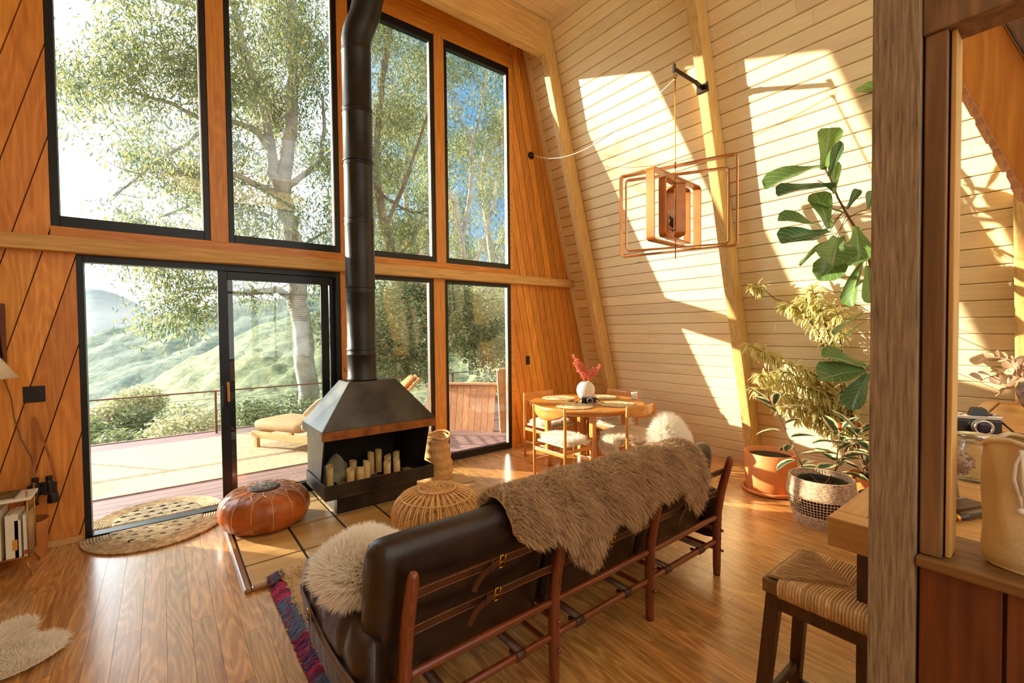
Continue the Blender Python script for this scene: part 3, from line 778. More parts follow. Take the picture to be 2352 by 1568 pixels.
# ---------------------------------------------------------------- rattan stool
rc = V((1.64, 3.07, .021)); rs = thing('rattan_stool', 'round open rattan cane ottoman on the hearth in front of the sofa', 'ottoman', tuple(rc))
def rprof(t):   # t 0 bottom .. 1 top
    z = .385*t; r = .235+.112*math.sin(PI*min(1, t*.93+.04))**.8
    if t > .72: r = .235+.112*math.sin(PI*(.72*.93+.04))**.8-(t-.72)/.28*.19
    return r, z
prf = [(.235, 0), (.285, .05), (.318, .10), (.336, .155), (.340, .20), (.330, .245), (.305, .29), (.262, .33), (.205, .357), (.145, .372)]
NR = 34; b = B()
for k in range(NR):
    for dz, tw in ((0, .0), (1, .055)):
        a = 2*PI*(k+.22*dz)/NR
        b.tube([rc+V((r*math.cos(a+tw*(1-i/9)), r*math.sin(a+tw*(1-i/9)), z)) for i, (r, z) in enumerate(prf)], .0052, 6)
bcan = b
b = B()
for (r, z, w) in ((.242, .008, .009), (.30, .075, .006), (.268, .325, .007), (.145, .377, .007), (.138, .380, .006)):
    b.tube([rc+V((r*math.cos(2*PI*k/48), r*math.sin(2*PI*k/48), z)) for k in range(48)], w, 7, closed=True)
b.build('hoops', M['rattan'], rs, True)
b = bcan
for k in range(NR):
    a = 2*PI*(k+.1)/NR
    for (r, z) in ((.336, .155), (.27, .325), (.245, .008)):
        c = rc+V((r*math.cos(a), r*math.sin(a), z)); b.ball(c, .0085, 6)
b.build('canes', M['rattan'], rs, True)
b = B(); b.tube([rc+V(((.008+.0063*i/8)*math.cos(i*2*PI/24), (.008+.0063*i/8)*math.sin(i*2*PI/24), .384-.012*(i/460)**2)) for i in range(0, 460, 1) if (.008+.0063*i/8) < .138], .0042, 5)
b.build('spiral_top', M['rattan'], rs, True)
b = B()
for k in range(20):
    a = 2*PI*k/20; b.tube([rc+V((.07*math.cos(a), .07*math.sin(a), .389)), rc+V((.142*math.cos(a), .142*math.sin(a), .384))], .002, 5)
b.build('top_stitches', M['stitch'], rs, True)
b = B()
for k in range(14):
    a = 2*PI*k/14; b.tube([rc+V((.20*math.cos(a), .20*math.sin(a), .005)), rc+V((.17*math.cos(a+.5), .17*math.sin(a+.5), .2)), rc+V((.13*math.cos(a), .13*math.sin(a), .37))], .005, 6)
b.build('inner_canes', M['rattan'], rs, True)

# ---------------------------------------------------------------- tall seagrass basket
bc = V((2.32, 4.32, .021)); bk = thing('seagrass_basket', 'tall slouching seagrass basket on the hearth right of the fireplace', 'basket', tuple(bc))
b = B(); N = 60; vs = []; R_ = 26
for i in range(R_):
    z = .45*i/(R_-1)
    for k in range(N):
        a = 2*PI*k/N; r = .158-.030*(i/(R_-1))+.007*math.sin(i*1.6*PI)+.010*math.sin(3*a+i*.2)*(i/R_)
        r *= 1+.015*((k+i) % 2)
        vs.append((bc.x+r*math.cos(a)+.012*math.sin(i*.25), bc.y+r*math.sin(a), bc.z+z+.012*math.cos(a-1)*i/R_))
b.add(vs, [(i*N+k, i*N+(k+1) % N, (i+1)*N+(k+1) % N, (i+1)*N+k) for i in range(R_-1) for k in range(N)]+[tuple(range(N))[::-1]])
o = b.build('woven_body', M['seagrass'], bk, True); sd = o.modifiers.new('s', 'SOLIDIFY'); sd.thickness = .008
b = B(); b.tube([bc+V((.135*math.cos(2*PI*k/40)+.005, .135*math.sin(2*PI*k/40), .455+.014*math.sin(4*PI*k/40+1)+.012*math.cos(2*PI*k/40-1))) for k in range(40)], .011, 8, closed=True); b.build('rolled_rim', M['seagrass'], bk, True)
# ---------------------------------------------------------------- rug under the sofa
rx0, rx1, ry0, ry1 = .57, 3.05, 1.95, 3.215
rg_ = thing('wool_rug', 'shaggy oatmeal wool rug with blue and magenta tassels under the sofa', 'rug', (1.8, 2.5, 0))
def rugtop(u, v):
    x = rx0+(rx1-rx0)*u+.012*math.sin(v*17); y = ry0+(ry1-ry0)*v
    z = .018+.006*mnoise.noise(V((x*4, y*4, 0)))
    if y > 3.10: z += .032*min(1, (y-3.10)/.05)
    return (x, y, z)
b = B(); b.grid(rugtop, 60, 30)
fur('pile', M['rug'], b.v, b.f, 46000, .030, .0034, rg_, lean=.8, droop=.35, clump=40)
tc = [('#3a4f78', 1), ('#8a2350', 1), ('#5b6f93', 1), ('#b0305a', 1), ('#4b4f63', 1), ('#57306e', 1)]
tm = [plain('tassel_%s' % n, h_, .9, 0, .1) for n, (h_, _) in zip(('navy', 'magenta', 'slate_blue', 'crimson', 'grey', 'violet'), tc)]
b = B(); rgt = random.Random(2)
seq = [4, 4, 3, 3, 1, 3, 2, 2, 2, 4, 2, 2, 2, 2, 1, 5, 1, 5, 5, 3, 1, 2, 2, 4, 3]
nt = 120
for k in range(nt):
    y = ry1-(ry1-ry0)*k/nt; ci = seq[int(k/nt*len(seq))]
    for q in range(6):
        yy = y+rgt.uniform(-.012, .012); l = .05+rgt.random()*.03; sy = rgt.uniform(-.025, .02)
        z0 = .022+(.032 if yy > 3.13 else 0)
        cc = ci if rgt.random() < .75 else rgt.randrange(6)
        b.tube([(rx0+.012, yy, z0), (rx0-l*.4, yy+sy*.4, z0*.8+.006*q/3), (rx0-l*.8, yy+sy, max(.006, z0-.02)), (rx0-l*1.05, yy+sy*1.5, max(.004, z0-.026))], [.004, .0045, .004, .002], 5, mi=cc)
b.build('tassels', tm, rg_, True)

# ---------------------------------------------------------------- sofa
sf = thing('leather_sofa', 'low three-seat dark brown leather sofa in a mahogany frame, seen from behind', 'sofa', (1.72, 1.85, 0))
PXs = [.645, 1.365, 2.085, 2.81]
for x in PXs:
    b = B()
    pts = [(x, 1.467, 0), (x, 1.467, .04), (x, 1.467, .25), (x, 1.462, .42), (x, 1.440, .55), (x, 1.412, .66), (x, 1.388, .745), (x, 1.378, .785), (x, 1.376, .797)]
    b.tube(pts, [.021, .0235, .0265, .0265, .026, .0245, .0225, .019, .008], 16)
    b.build('leg', M['mahogany'], sf, True)
    b = B(); b.tube([(x, 2.235, 0), (x, 2.235, .2), (x, 2.235, .40)], [.02, .024, .022], 14); b.build('leg', M['mahogany'], sf, True)
def rail(nm, a, c, r, mat='mahogany_x'):
    b = B(); a, c = V(a), V(c); b.tube([a, a+(c-a)*.06, a+(c-a)*.5, a+(c-a)*.94, c], [r*.7, r*.95, r*1.05, r*.95, r*.7], 14); return b.build(nm, M[mat], sf, True)
for i in range(3):
    rail('rail', (PXs[i], 1.462, .385), (PXs[i+1], 1.462, .385), .0165)
    rail('rail', (PXs[i], 1.467, .225), (PXs[i+1], 1.467, .225), .0165)
    rail('rail', (PXs[i], 2.235, .225), (PXs[i+1], 2.235, .225), .0165)
    b = B()
    for q in (.22, .72):
        xm = PXs[i]+(PXs[i+1]-PXs[i])*q
        b.tube([(xm-.026, 1.467, .225), (xm+.026, 1.467, .225)], .0215, 14)
        b.box(xm-.022, xm+.022, 1.467, 2.235, .243, .248); b.box(xm-.006, xm+.006, 1.48, 1.53, .20, .216)
    b.build('seat_strap', M['leather_strap'], sf, True)
for x in PXs:
    rail('side_rail', (x, 1.467, .30), (x, 2.235, .30), .015, 'mahogany'); rail('side_rail', (x, 1.467, .17), (x, 2.235, .17), .013, 'mahogany')
b = B()
for z in (.30, .17):
    for x in (PXs[0], PXs[3], PXs[2], PXs[1]): b.tube([(x, 1.452, z), (x, 1.425, z)], .009, 10)
for z in (.335, .225): b.tube([(PXs[3]+.015, 1.467, z), (PXs[3]+.045, 1.467, z)], .010, 10)
each(b, 'dowel', M['mahogany'], sf, True)
# back pads: leather slab leaning with a rolled top
def backpad(x0, x1):
    b = B(); prof = []
    th = .125
    A = [(1.565, .30), (1.545, .40), (1.515, .52), (1.480, .66), (1.462, .76)]            # rear face (y,z)
    rear = A+[(1.462, .82), (1.478, .852), (1.51, .868), (1.555, .868), (1.592, .845), (1.606, .80)]
    front = [(1.610, .72), (1.632, .6), (1.665, .48), (1.695, .36), (1.69, .30), (1.66, .28), (1.60, .28)]
    ring = rear+front; n = len(ring); nx = 14; vs = []
    cy = sum(p[0] for p in ring)/n; cz = sum(p[1] for p in ring)/n
    for i in range(nx+1):
        t = i/nx; e = min(t, 1-t)*(x1-x0); sc = 1-.16*max(0, 1-e/.03)**2
        for j, (y, z) in enumerate(ring):
            k = 1 if j < 11 else 1
            pad = .010*math.sin(PI*t)*(1 if j < 11 else -1)
            zz = cz+(z-cz)*(1-.03*(1-sc)*4)
            yy = cy+(y-cy)*sc-pad*.6
            vs.append((x0+(x1-x0)*t, yy, zz+.004*mnoise.noise(V((t*5, j*.6, x0*3)))))
    fs = [(i*n+j, i*n+(j+1) % n, (i+1)*n+(j+1) % n, (i+1)*n+j) for i in range(nx) for j in range(n)]+[tuple(range(n))[::-1], tuple(nx*n+j for j in range(n))]
    b.add(vs, [f_[::-1] for f_ in fs])
    o = b.build('back_cushion', M['leather_dk'], sf, True, sub=1)
xs_ = [.535, 1.362, 2.088, 2.79]
for i in range(3): backpad(xs_[i]+.003, xs_[i+1]-.003)
for i in range(3):
    b = B(); cushion(b, ((xs_[i]+xs_[i+1])/2+(.04 if i == 0 else 0), 1.97, .345), (1, 0, 0), (0, 1, 0), (0, 0, 1), (xs_[i+1]-xs_[i])/2-(.04 if i == 0 else .003), .30, .085, 10, 9, 4)
    b.build('seat_cushion', M['leather_dk'], sf, True)
for x0, sg in ((.500, 1), (2.835, 1)):
    b = B(); rg = random.Random(4)
    def armf(u, v, x0=x0):
        y = 1.50+.80*u; ring = [(0, .22), (-.008, .34), (-.004, .46), (.018, .525), (.055, .548), (.09, .53), (.105, .46), (.105, .30), (.10, .22)]
        t = v*(len(ring)-1); i = min(int(t), len(ring)-2); f_ = t-i
        xx = ring[i][0]*(1-f_)+ring[i+1][0]*f_; zz = ring[i][1]*(1-f_)+ring[i+1][1]*f_
        ed = 1-.25*max(0, 1-min(u, 1-u)/.08)**2
        zz = .22+(zz-.22)*(1-.06*max(0, 1-min(u, 1-u)/.1)**2)-.02*math.sin(PI*u)+.010*mnoise.noise(V((y*9, zz*3, x0)))
        return (x0+.05+(xx-.05)*ed+.007*mnoise.noise(V((y*14, zz*4, 3))), y, zz)
    b.grid(armf, 44, 26, flip=True)
    n0 = len(b.v); k = 27
    b.add([(x0+.05, 1.50, .22)], []); b.add([(x0+.05, 2.30, .22)], [])
    b.f += [tuple([n0]+[j, j+1]) for j in range(26)]+[tuple([n0+1]+[44*k+j+1, 44*k+j]) for j in range(26)]; b.mi += [0]*52
    b.build('arm_panel', M['leather_dk'], sf, True)
# side belt on the left arm
def belt(b, pts, w, th, nrm, mi=0):
    """flat band along pts, width in the direction wdir"""
    pts = [V(p) for p in pts]; vs = []; n = V(nrm).normalized()
    for i, p in enumerate(pts):
        d = (pts[min(i+1, len(pts)-1)]-pts[max(i-1, 0)]).normalized(); wd = n.cross(d).normalized()
        for s_, q in ((-1, 0), (1, 0), (1, 1), (-1, 1)): vs.append(p+wd*(s_*w/2)+n*(q*th))
    m = len(pts); b.add(vs, [(i*4+j, i*4+(j+1) % 4, (i+1)*4+(j+1) % 4, (i+1)*4+j) for i in range(m-1) for j in range(4)]+[(3, 2, 1, 0), tuple((m-1)*4+j for j in range(4))], mi)
def stitches(b, pts, w, th, nrm, mi=0):
    pts = [V(p) for p in pts]; n = V(nrm).normalized(); L_ = [0]
    for i in range(1, len(pts)): L_.append(L_[-1]+(pts[i]-pts[i-1]).length)
    s_ = .01
    while s_ < L_[-1]-.008:
        i = max(k for k in range(len(L_)-1) if L_[k] <= s_); f_ = (s_-L_[i])/(L_[i+1]-L_[i]); p = pts[i].lerp(pts[i+1], f_); d = (pts[i+1]-pts[i]).normalized(); wd = n.cross(d).normalized()
        for sg in (-1, 1): b.obox(p+wd*(sg*(w/2-.004))+n*(th+.0003), d, wd, n, .0028, .0006, .0006, mi)
        s_ += .009
def buckle(parent, c, d, nrm, w=.03, h_=.048):
    c, d, n = V(c), V(d).normalized(), V(nrm).normalized(); u = n.cross(d).normalized(); b = B()
    q = [c+d*(sx*w/2)+u*(sy*h_/2)+n*.006 for sx, sy in ((-1, -1), (1, -1), (1, 1), (-1, 1))]
    for i in range(4): b.tube([q[i], q[(i+1) % 4]], .0032, 8); b.ball(q[i], .0034, 8)
    b.tube([q[0].lerp(q[3], .5)+n*.003, q[1].lerp(q[2], .5)+n*.004], .0022, 6)
    o = b.build('buckle', M['brass'], parent, True); o['label'] = 'brass buckle'; return o
for i in range(3):
    x0, x1 = PXs[i], PXs[i+1]
    for (z, yoff) in ((.695, 1.402), (.545, 1.438)):
        nn = (0, -1, -.25 if z > .6 else -.2)
        pts = [(x0+(x1-x0)*t, yoff+.026*math.sin(PI*t)**.6*(1 if t else 1)+.004, z-.012*math.sin(PI*t)) for t in [k/16 for k in range(17)]]
        pts = [(p[0], min(p[1]+.018, (1.468 if z > .6 else 1.500))-.012, p[2]) for p in pts]
        b = B(); belt(b, pts, .042, .004, nn); stitches(b, pts, .042, .004, nn, 1); st = b.build('back_strap', [M['leather_strap'], M['stitch']], sf)
        tB = .55; pB = V(pts[9])+V((0, -.006, 0))
        buckle(st, pB, (1, 0, 0), nn, .026, .056)
        b = B(); e = [pB+V((-.0, -.002, 0)), pB+V((-.04, -.006, -.004)), pB+V((-.09, -.007, -.02)), pB+V((-.125, -.010, -.045)), pB+V((-.142, -.012, -.070))]
        belt(b, e, .030, .004, nn); belt(b, [pB+V((-.050, -.008, .0)), pB+V((-.062, -.008, -.0))], .050, .006, nn); b.build('strap_end', M['leather_strap'], st)
pts = [(.488, 1.46+.80*t, .40-.09*math.sin(PI*t)*.5-.12*(1-t)*0) for t in [k/14 for k in range(15)]]
b = B(); belt(b, pts, .045, .004, (-1, 0, 0)); stitches(b, pts, .045, .004, (-1, 0, 0), 1); st = b.build('side_strap', [M['leather_strap'], M['stitch']], sf)
buckle(st, (.482, 2.08, .362), (0, 1, 0), (-1, 0, 0), .026, .056)
b = B(); belt(b, [(.478, 2.07, .362), (.470, 2.03, .35), (.466, 2.01, .31), (.462, 2.0, .25)], .036, .004, (-1, .2, 0)); b.build('strap_end', M['leather_strap'], st)

# ---------------------------------------------------------------- throws and cushions on the sofa
tt = thing('sheepskin_throw', 'long taupe sheepskin draped over the back of the sofa', 'throw', (1.8, 1.5, .86))
def hang(x):   # how far the skin hangs behind the back (m), by x
    pts = [(1.08, .04), (1.12, .09), (1.20, .14), (1.28, .10), (1.36, .16), (1.43, .27), (1.50, .31), (1.56, .29), (1.62, .20), (1.68, .15), (1.80, .205), (1.90, .20), (2.02, .13), (2.12, .13), (2.22, .12), (2.30, .20), (2.38, .27), (2.44, .255), (2.50, .15), (2.52, .05)]
    for i in range(len(pts)-1):
        if pts[i][0] <= x <= pts[i+1][0]:
            t = (x-pts[i][0])/(pts[i+1][0]-pts[i][0]); t = t*t*(3-2*t); return pts[i][1]*(1-t)+pts[i+1][1]*t
    return .04
def drape(u, v):
    x = 1.09+1.42*u; hb = hang(x); hf = .22+.05*math.sin(x*7)
    tot = hb+.16+hf; s = tot*v
    rough = .008*mnoise.noise(V((x*7, v*4, 1)))
    if s < hb:      # behind, going up
        q = hb-s; y = 1.452-.016+q*-.05+min(q, .16)*-.02; y = min(1.43, 1.43-q*.02); z = .835-q
        return (x, y-.012+rough-.03*min(1, q/.08), z)
    s -= hb
    if s < .16:
        a = PI*(s/.16); return (x, 1.525-.085*math.cos(a), .845+.058*math.sin(a)+rough)
    s -= .16
    return (x, 1.625+.25*s+.02, .84-s*.95)
b = B(); b.grid(drape, 70, 40)
fur('fleece', M['fur_taupe'], b.v, b.f, 60000, .058, .0023, tt, lean=.75, droop=1.0, clump=26, seed=5, rnd=.22)
b2 = B(); b2.grid(lambda u, v: tuple(V(drape(u, v))), 70, 40, thick=.006); b2.build('skin_backing', M['hide'], tt, True)

def fluffy(name, lab, cat, c, ax, ay, az, h, n, L, mat, back=None, seed=3, group=None, p=3.0, q=2.0, w=.0022, lean=.8, droop=.35, rnd=.3):
    t = thing(name, lab, cat, tuple(c), 0, group)
    b = B(); cushion(b, c, ax, ay, az, h[0], h[1], h[2], 12, p, q)
    axv, azv = V(ax), V(az).normalized()
    if back is not None:
        N = 24; fr = []; bk_ = []
        for f_ in b.f:
            m_ = sum((V(b.v[i]) for i in f_), V((0, 0, 0)))/len(f_)
            (fr if (m_-V(c)).dot(azv) > back*h[2] else bk_).append(f_)
        b2 = B(); cushion(b2, c, ax, ay, az, h[0]*.98, h[1]*.98, h[2]*.98, 12, p, q); b2.build('cushion_body', M['hide'], t, True)
        fur('fleece', M[mat], b.v, fr, n, L, w, t, lean=lean, droop=droop, seed=seed, base=True, rnd=rnd)
    else:
        fur('fleece', M[mat], b.v, b.f, n, L, w, t, lean=lean, droop=droop, seed=seed, rnd=rnd)
    return t
fluffy('fluffy_cushion', 'cream fluffy sheepskin cushion slumped on the left arm of the sofa', 'cushion', V((.655, 1.90, .60)), V((.9, .2, .25)), V((-.2, .95, -.05)), V((-.30, -.10, .92)), (.15, .18, .08), 20000, .062, 'fur_white', back=-.02, seed=9, w=.003, rnd=.25)
fluffy('fluffy_cushion', 'sunlit white fluffy sheepskin cushion standing at the far right end of the sofa', 'cushion', V((2.80, 1.78, .715)), V((.9, .42, 0)), V((-.1, .2, .97)), V((.42, -.85, .2)), (.19, .235, .085), 22000, .07, 'fur_white', seed=10, w=.003, rnd=.25)
fluffy('sheepskin', 'white sheepskin spread on the sofa seat, just showing above the back', 'sheepskin', V((1.5, 2.03, .455)), V((1, 0, 0)), V((0, 1, 0)), V((0, 0, 1)), (.27, .22, .022), 9000, .05, 'fur_white', seed=12)

# sheepskin on the floor, bottom left
b = B(); ft = thing('sheepskin_rug', 'cream sheepskin lying on the oak floor in the bottom left corner', 'sheepskin', (-.75, 3.15, 0))
def blob(u, v):
    a = 2*PI*u; r = 1+.16*math.sin(3*a+.6)+.20*math.sin(6*a+2.0)+.05*math.sin(11*a)
    rr = r*v
    return (-.86+rr*.34*math.cos(a), 3.20+rr*.46*math.sin(a), .014+.05*(1-v**3)+.012*math.sin(u*22)*v)
b.grid(blob, 60, 14); b.f = [f_[::-1] for f_ in b.f]
fur('fleece', M['fur_white'], b.v, b.f, 30000, .045, .0026, ft, lean=.8, droop=.5, seed=15)

# ---------------------------------------------------------------- dining table and chairs
TX, TY, TZ, TR = 3.93, 3.64, .752, .665
dt = thing('dining_table', 'round honey-wood dining table in the far right corner', 'table', (TX, TY, 0))
b = B(); b.lathe([(0, TZ-.03), (TR-.03, TZ-.03), (TR-.004, TZ-.022), (TR, TZ-.012), (TR-.004, TZ), (0, TZ)], (TX, TY, 0), 72); smooth_by_angle(b.build('tabletop', M['teak_x'], dt, True), 30)
b = B(); b.lathe([(TR-.16, TZ-.031), (TR-.16, TZ-.09), (TR-.18, TZ-.09), (TR-.18, TZ-.031)], (TX, TY, 0), 48); b.build('apron', M['teak'], dt, True)
for a in (232, 322, 52, 142):
    a = math.radians(a); x, y = TX+.45*math.cos(a), TY+.45*math.sin(a); b = B(); b.box(x-.03, x+.03, y-.03, y+.03, 0, TZ-.031); b.build('leg', M['teak'], dt, bevel=.01, seg=3)
def chair():
    t = thing('dining_chair', 'x', 'chair', (0, 0, 0), 0, 'dining chairs round the table')
    W2, D = .235, .40       # chair faces +y, back at y=0
    for sx in (-1, 1):
        b = B(); b.tube([(sx*W2, 0, 0), (sx*W2, 0, .4), (sx*W2, .002, .70), (sx*W2, -.004, .80), (sx*W2, -.004, .812)], [.014, .017, .0165, .014, .008], 12); b.build('leg', M['teak'], t, True)
        b = B(); b.tube([(sx*W2, D, 0), (sx*W2, D, .43)], [.013, .017], 12); b.build('leg', M['teak'], t, True)
        b = B(); b.bar((sx*W2, 0, .36), (sx*W2, D, .36), .018, .035); b.bar((sx*W2, 0, .20), (sx*W2, D, .20), .016, .024); each(b, 'stretcher', M['teak'], t, bevel=.003)
    b = B(); b.bar((-W2, 0, .33), (W2, 0, .33), .018, .04); b.bar((-W2, D, .38), (W2, D, .38), .018, .04); b.bar((-W2, D, .24), (W2, D, .24), .016, .024); each(b, 'stretcher', M['teak_x'], t, bevel=.003)
    b = B(); b.box(-W2+.01, W2-.01, -.0+.01, D+.015, .405, .43); b.build('seat', M['jute_lt'], t, bevel=.01)
    b = B()
    def slat(u, v):
        x = -W2+2*W2*u; e = math.sin(PI*u); zb = .80-.045-.085*e**.55; zt = .803
        return (x, -.004-.05*e, zb+(zt-zb)*v)
    b.grid(slat, 24, 5, thick=.010); b.build('backrest', M['teak_x'], t, True)
    return t
cl = [((3.155, 3.44), -90, 'honey-wood dining chair nearest the window wall on the left, seen from behind'),
      ((3.98, 2.90), 0, 'honey-wood dining chair nearest the sofa, back post in front of the table'),
      ((4.70, 3.72), 90, 'honey-wood dining chair against the sloping white wall'),
      ((3.83, 4.37), 180, 'honey-wood dining chair against the cedar wall, behind the vase')]
ch0 = chair(); chairs = []
for i, ((x, y), dg, lab) in enumerate(cl):
    c = ch0 if i == 0 else copy_tree(ch0)
    c.location = (x, y, 0); c.rotation_euler = (0, 0, math.radians(dg)); c['label'] = lab; chairs.append(c)
cs = ['short grey-white sheepskin on the seat of the left foreground dining chair', 'long shaggy sheepskin hanging over the seat of the dining chair nearest the sofa', 'cream sheepskin on the seat of the dining chair by the sloping wall', 'white sheepskin on the seat of the dining chair by the cedar wall']
for i, ((x, y), dg, lab) in enumerate(cl):
    a = math.radians(dg); fwd = V((-math.sin(a), math.cos(a), 0)); sd = V((math.cos(a), math.sin(a), 0)); c = V((x, y, 0))+fwd*.205+V((0, 0, .447))
    big = i == 1
    fluffy('seat_sheepskin', cs[i], 'sheepskin', c, sd, fwd, V((0, 0, 1)), (.235 if not big else .27, .185, .018), 7000 if not big else 11000, .035 if not big else .055, 'fur_white' if i != 1 else 'fur_cream', seed=20+i, group='sheepskins on the dining chairs', w=.0026)
    if big:   # lobes hanging at both sides
        t = [q for q in bpy.data.objects if q.get('label') == cs[i]][0]
        for sgn in (-1, 1):
            b = B(); cushion(b, c+sd*(sgn*.272)+V((0, 0, -.075)), fwd, V((0, 0, 1)), sd*sgn, .13, .10, .018, 10, 2.5, 2); fur('hanging_lobe', M['fur_cream'], b.v, b.f, 6500, .05, .0026, t, seed=30+sgn, droop=.9)
# placemats
for i, (a, lab) in enumerate(((205, 'woven round placemat on the left side of the dining table, nearest the window'), (100, 'woven round placemat at the back of the dining table left of the vase'), (15, 'woven round placemat on the far right of the dining table behind the camera'), (285, 'woven round placemat on the near side of the table right of the camera'))):
    a = math.radians(a); c = V((TX+.39*math.cos(a), TY+.39*math.sin(a), TZ+.002))
    o = thing('placemat', lab, 'placemat', tuple(c), 0, 'placemats on the dining table'); b = B()
    b.tube([c+V(((.012+.0105*k/18)*math.cos(k*2*PI/18), (.012+.0105*k/18)*math.sin(k*2*PI/18), .004+.0015*math.sin(k))) for k in range(0, 18*17)], .0055, 5)
    b.build('coiled_weave', M['placemat'], o, True)
    b = B(); rg = random.Random(i)
    for k in range(40):
        q = 2*PI*k/40; r0 = .185; b.tube([c+V((r0*math.cos(q+s_*.05), r0*math.sin(q+s_*.05), 0.004))+V((math.cos(q), math.sin(q), 0))*(.028*math.sin(PI*(s_+1)/2)*rg.uniform(.6, 1.2)) for s_ in (-1, -.4, .4, 1)], .003, 5)
    b.build('looped_edge', M['placemat'], o, True)
# vase with coral blossom
vc = V((4.06, 3.76, TZ+.001)); vs_ = thing('ribbed_vase', 'round white ribbed ceramic vase on the dining table', 'vase', tuple(vc))
b = B(); b.lathe([(0, 0), (.055, 0), (.085, .03), (.108, .08), (.112, .12), (.100, .165), (.075, .198), (.048, .213), (.042, .216), (.040, .21), (.038, .16), (0, .15)], vc, 144, rib=lambda a, z: 1-.035*(1-abs(math.cos(a*16)))**1.0*(1 if .01 < z < .2 else 0))
b.build('ribbed_body', M['vase_white'], vs_, True)
fl_ = thing('dried_flowers', 'coral red dried flower sprigs standing in the white vase', 'flowers', tuple(vc+V((0, 0, .15)))); b = B(); bb = B(); rg = random.Random(5)
D2 = V((.79, -.61, 0))   # left-right in view
sprigs = [(-.115, .33, 0), (-.09, .28, 1), (-.13, .24, 2), (.145, .20, 3), (.12, .17, 4), (-.02, .21, 5), (.06, .17, 6), (-.06, .25, 7), (.03, .14, 8), (-.02, .13, 9)]
for dx, dz, s_ in sprigs:
    a0 = vc+V((0, 0, .15)); e = vc+D2*dx*1.25+V((rg.uniform(-.03, .03), rg.uniform(-.03, .03), .20+dz)); m = a0.lerp(e, .5)+V((0, 0, .03))
    pts = [a0.lerp(m, t/5) if t <= 5 else m.lerp(e, (t-5)/5) for t in range(11)]; b.tube(pts, .0015, 5)
    for k in range(4, 11):
        for q in range(6):
            d = V((rg.gauss(0, 1), rg.gauss(0, 1), rg.gauss(.3, .8))).normalized(); l = rg.uniform(.02, .05)*(1.25-k/14)
            p = pts[k]+d*l; b.tube([pts[k], p], .0008, 4)
            for z in range(7): bb.ball(pts[k].lerp(p, .3+.7*rg.random())+V((rg.gauss(0, .006), rg.gauss(0, .006), rg.gauss(0, .006))), rg.uniform(.0022, .0045), 5)
b.build('stems', M['coral'], fl_); bb.build('blossom', M['coral'], fl_, True)
# film camera on the table
def slr(name, lab, c, yaw_, s=1.0, prism=False):
    t = thing(name, lab, 'camera', tuple(c), yaw_); R3 = Matrix.Rotation(yaw_, 3, 'Z'); c = V(c)
    def X(b):
        b.v = [tuple(c+R3 @ (V(v)*s)) for v in b.v]; return b
    b = B(); b.box(-.07, .07, -.016, .016, 0, .062); X(b).build('camera_body', M['black_plastic'], t, bevel=.006*s)
    b = B(); b.box(-.07, .07, -.017, .017, .0625, .078); b.box(-.0705, .0705, -.0165, .0165, 0, .008); b.lathe([(0, .0785), (.011, .0785), (.011, .087), (0, .087)], (.045, 0, 0), 16); b.lathe([(0, .0785), (.009, .0785), (.009, .085), (0, .085)], (-.05, 0, 0), 16); X(b).build('top_plate', M['chrome'], t, bevel=.003*s)
    b = B()
    if prism: b.hexa([(-.03, -.022, .0785), (.03, -.022, .0785), (.026, .016, .0785), (-.026, .016, .0785), (-.021, -.018, .105), (.021, -.018, .105), (.018, .008, .110), (-.018, .008, .110)])
    else: b.hexa([(-.02, -.017, .0785), (.02, -.017, .0785), (.02, .012, .0785), (-.02, .012, .0785), (-.015, -.015, .092), (.015, -.015, .092), (.013, .008, .092), (-.013, .008, .092)])
    X(b).build('viewfinder_hump', M['black_plastic'] if prism else M['chrome'], t, bevel=.002*s)
    b = B(); vs = []
    prof = [(.0265, -.016), (.0265, -.024), (.031, -.026), (.031, -.036), (.028, -.038), (.030, -.040), (.030, -.054), (.0245, -.056), (.022, -.050)]
    N = 32
    for r, y in prof:
        for k in range(N): vs.append((r*math.cos(2*PI*k/N), y, .036+r*math.sin(2*PI*k/N)))
    b.add(vs, [(i*N+k, (i+1)*N+k, (i+1)*N+(k+1) % N, i*N+(k+1) % N) for i in range(len(prof)-1) for k in range(N)]); ln = X(b).build('lens_barrel', M['chrome'], t, True)
    b = B(); b.add([(.022*math.cos(2*PI*k/N), -.0505, .036+.022*math.sin(2*PI*k/N)) for k in range(N)]+[(0, -.054, .036)], [(k, (k+1) % N, N) for k in range(N)]); X(b).build('lens_glass', M['lens'], ln, True)
    b = B(); b.tube([(-.072, 0, .055), (-.10, .005, .03), (-.13, .02, .006), (-.10, .05, .005), (-.02, .06, .005), (.06, .05, .005), (.14, .05, .005), (.16, .02, .006), (.11, .0, .015), (.072, 0, .055)], .004, 6); X(b).build('neck_strap', M['black_plastic'], t, True)
    return t
slr('film_camera', 'small vintage film camera lying on the dining table in front of the vase', (3.83, 3.50, TZ+.002), math.radians(-36), 1.15)
cc = onz(1457, 917, TZ); b = B(); cu = thing('glass_tumbler', 'small white glass tumbler at the right edge of the dining table', 'tumbler', (cc.x, cc.y, TZ+.002))
b.lathe([(0, 0), (.032, 0), (.036, .008), (.038, .085), (.035, .085), (.033, .012), (0, .010)], (cc.x, cc.y, TZ+.002), 28); b.build('cup', M['vase_white'], cu, True)
cc = V((3.80, 3.78, TZ+.002)); b = B(); cu = thing('coaster', 'small dark round coaster on the dining table left of the vase', 'coaster', tuple(cc)); b.lathe([(0, 0), (.05, 0), (.053, .006), (.05, .010), (0, .009)], cc, 30); b.build('disc', M['stool_frame'], cu, True)

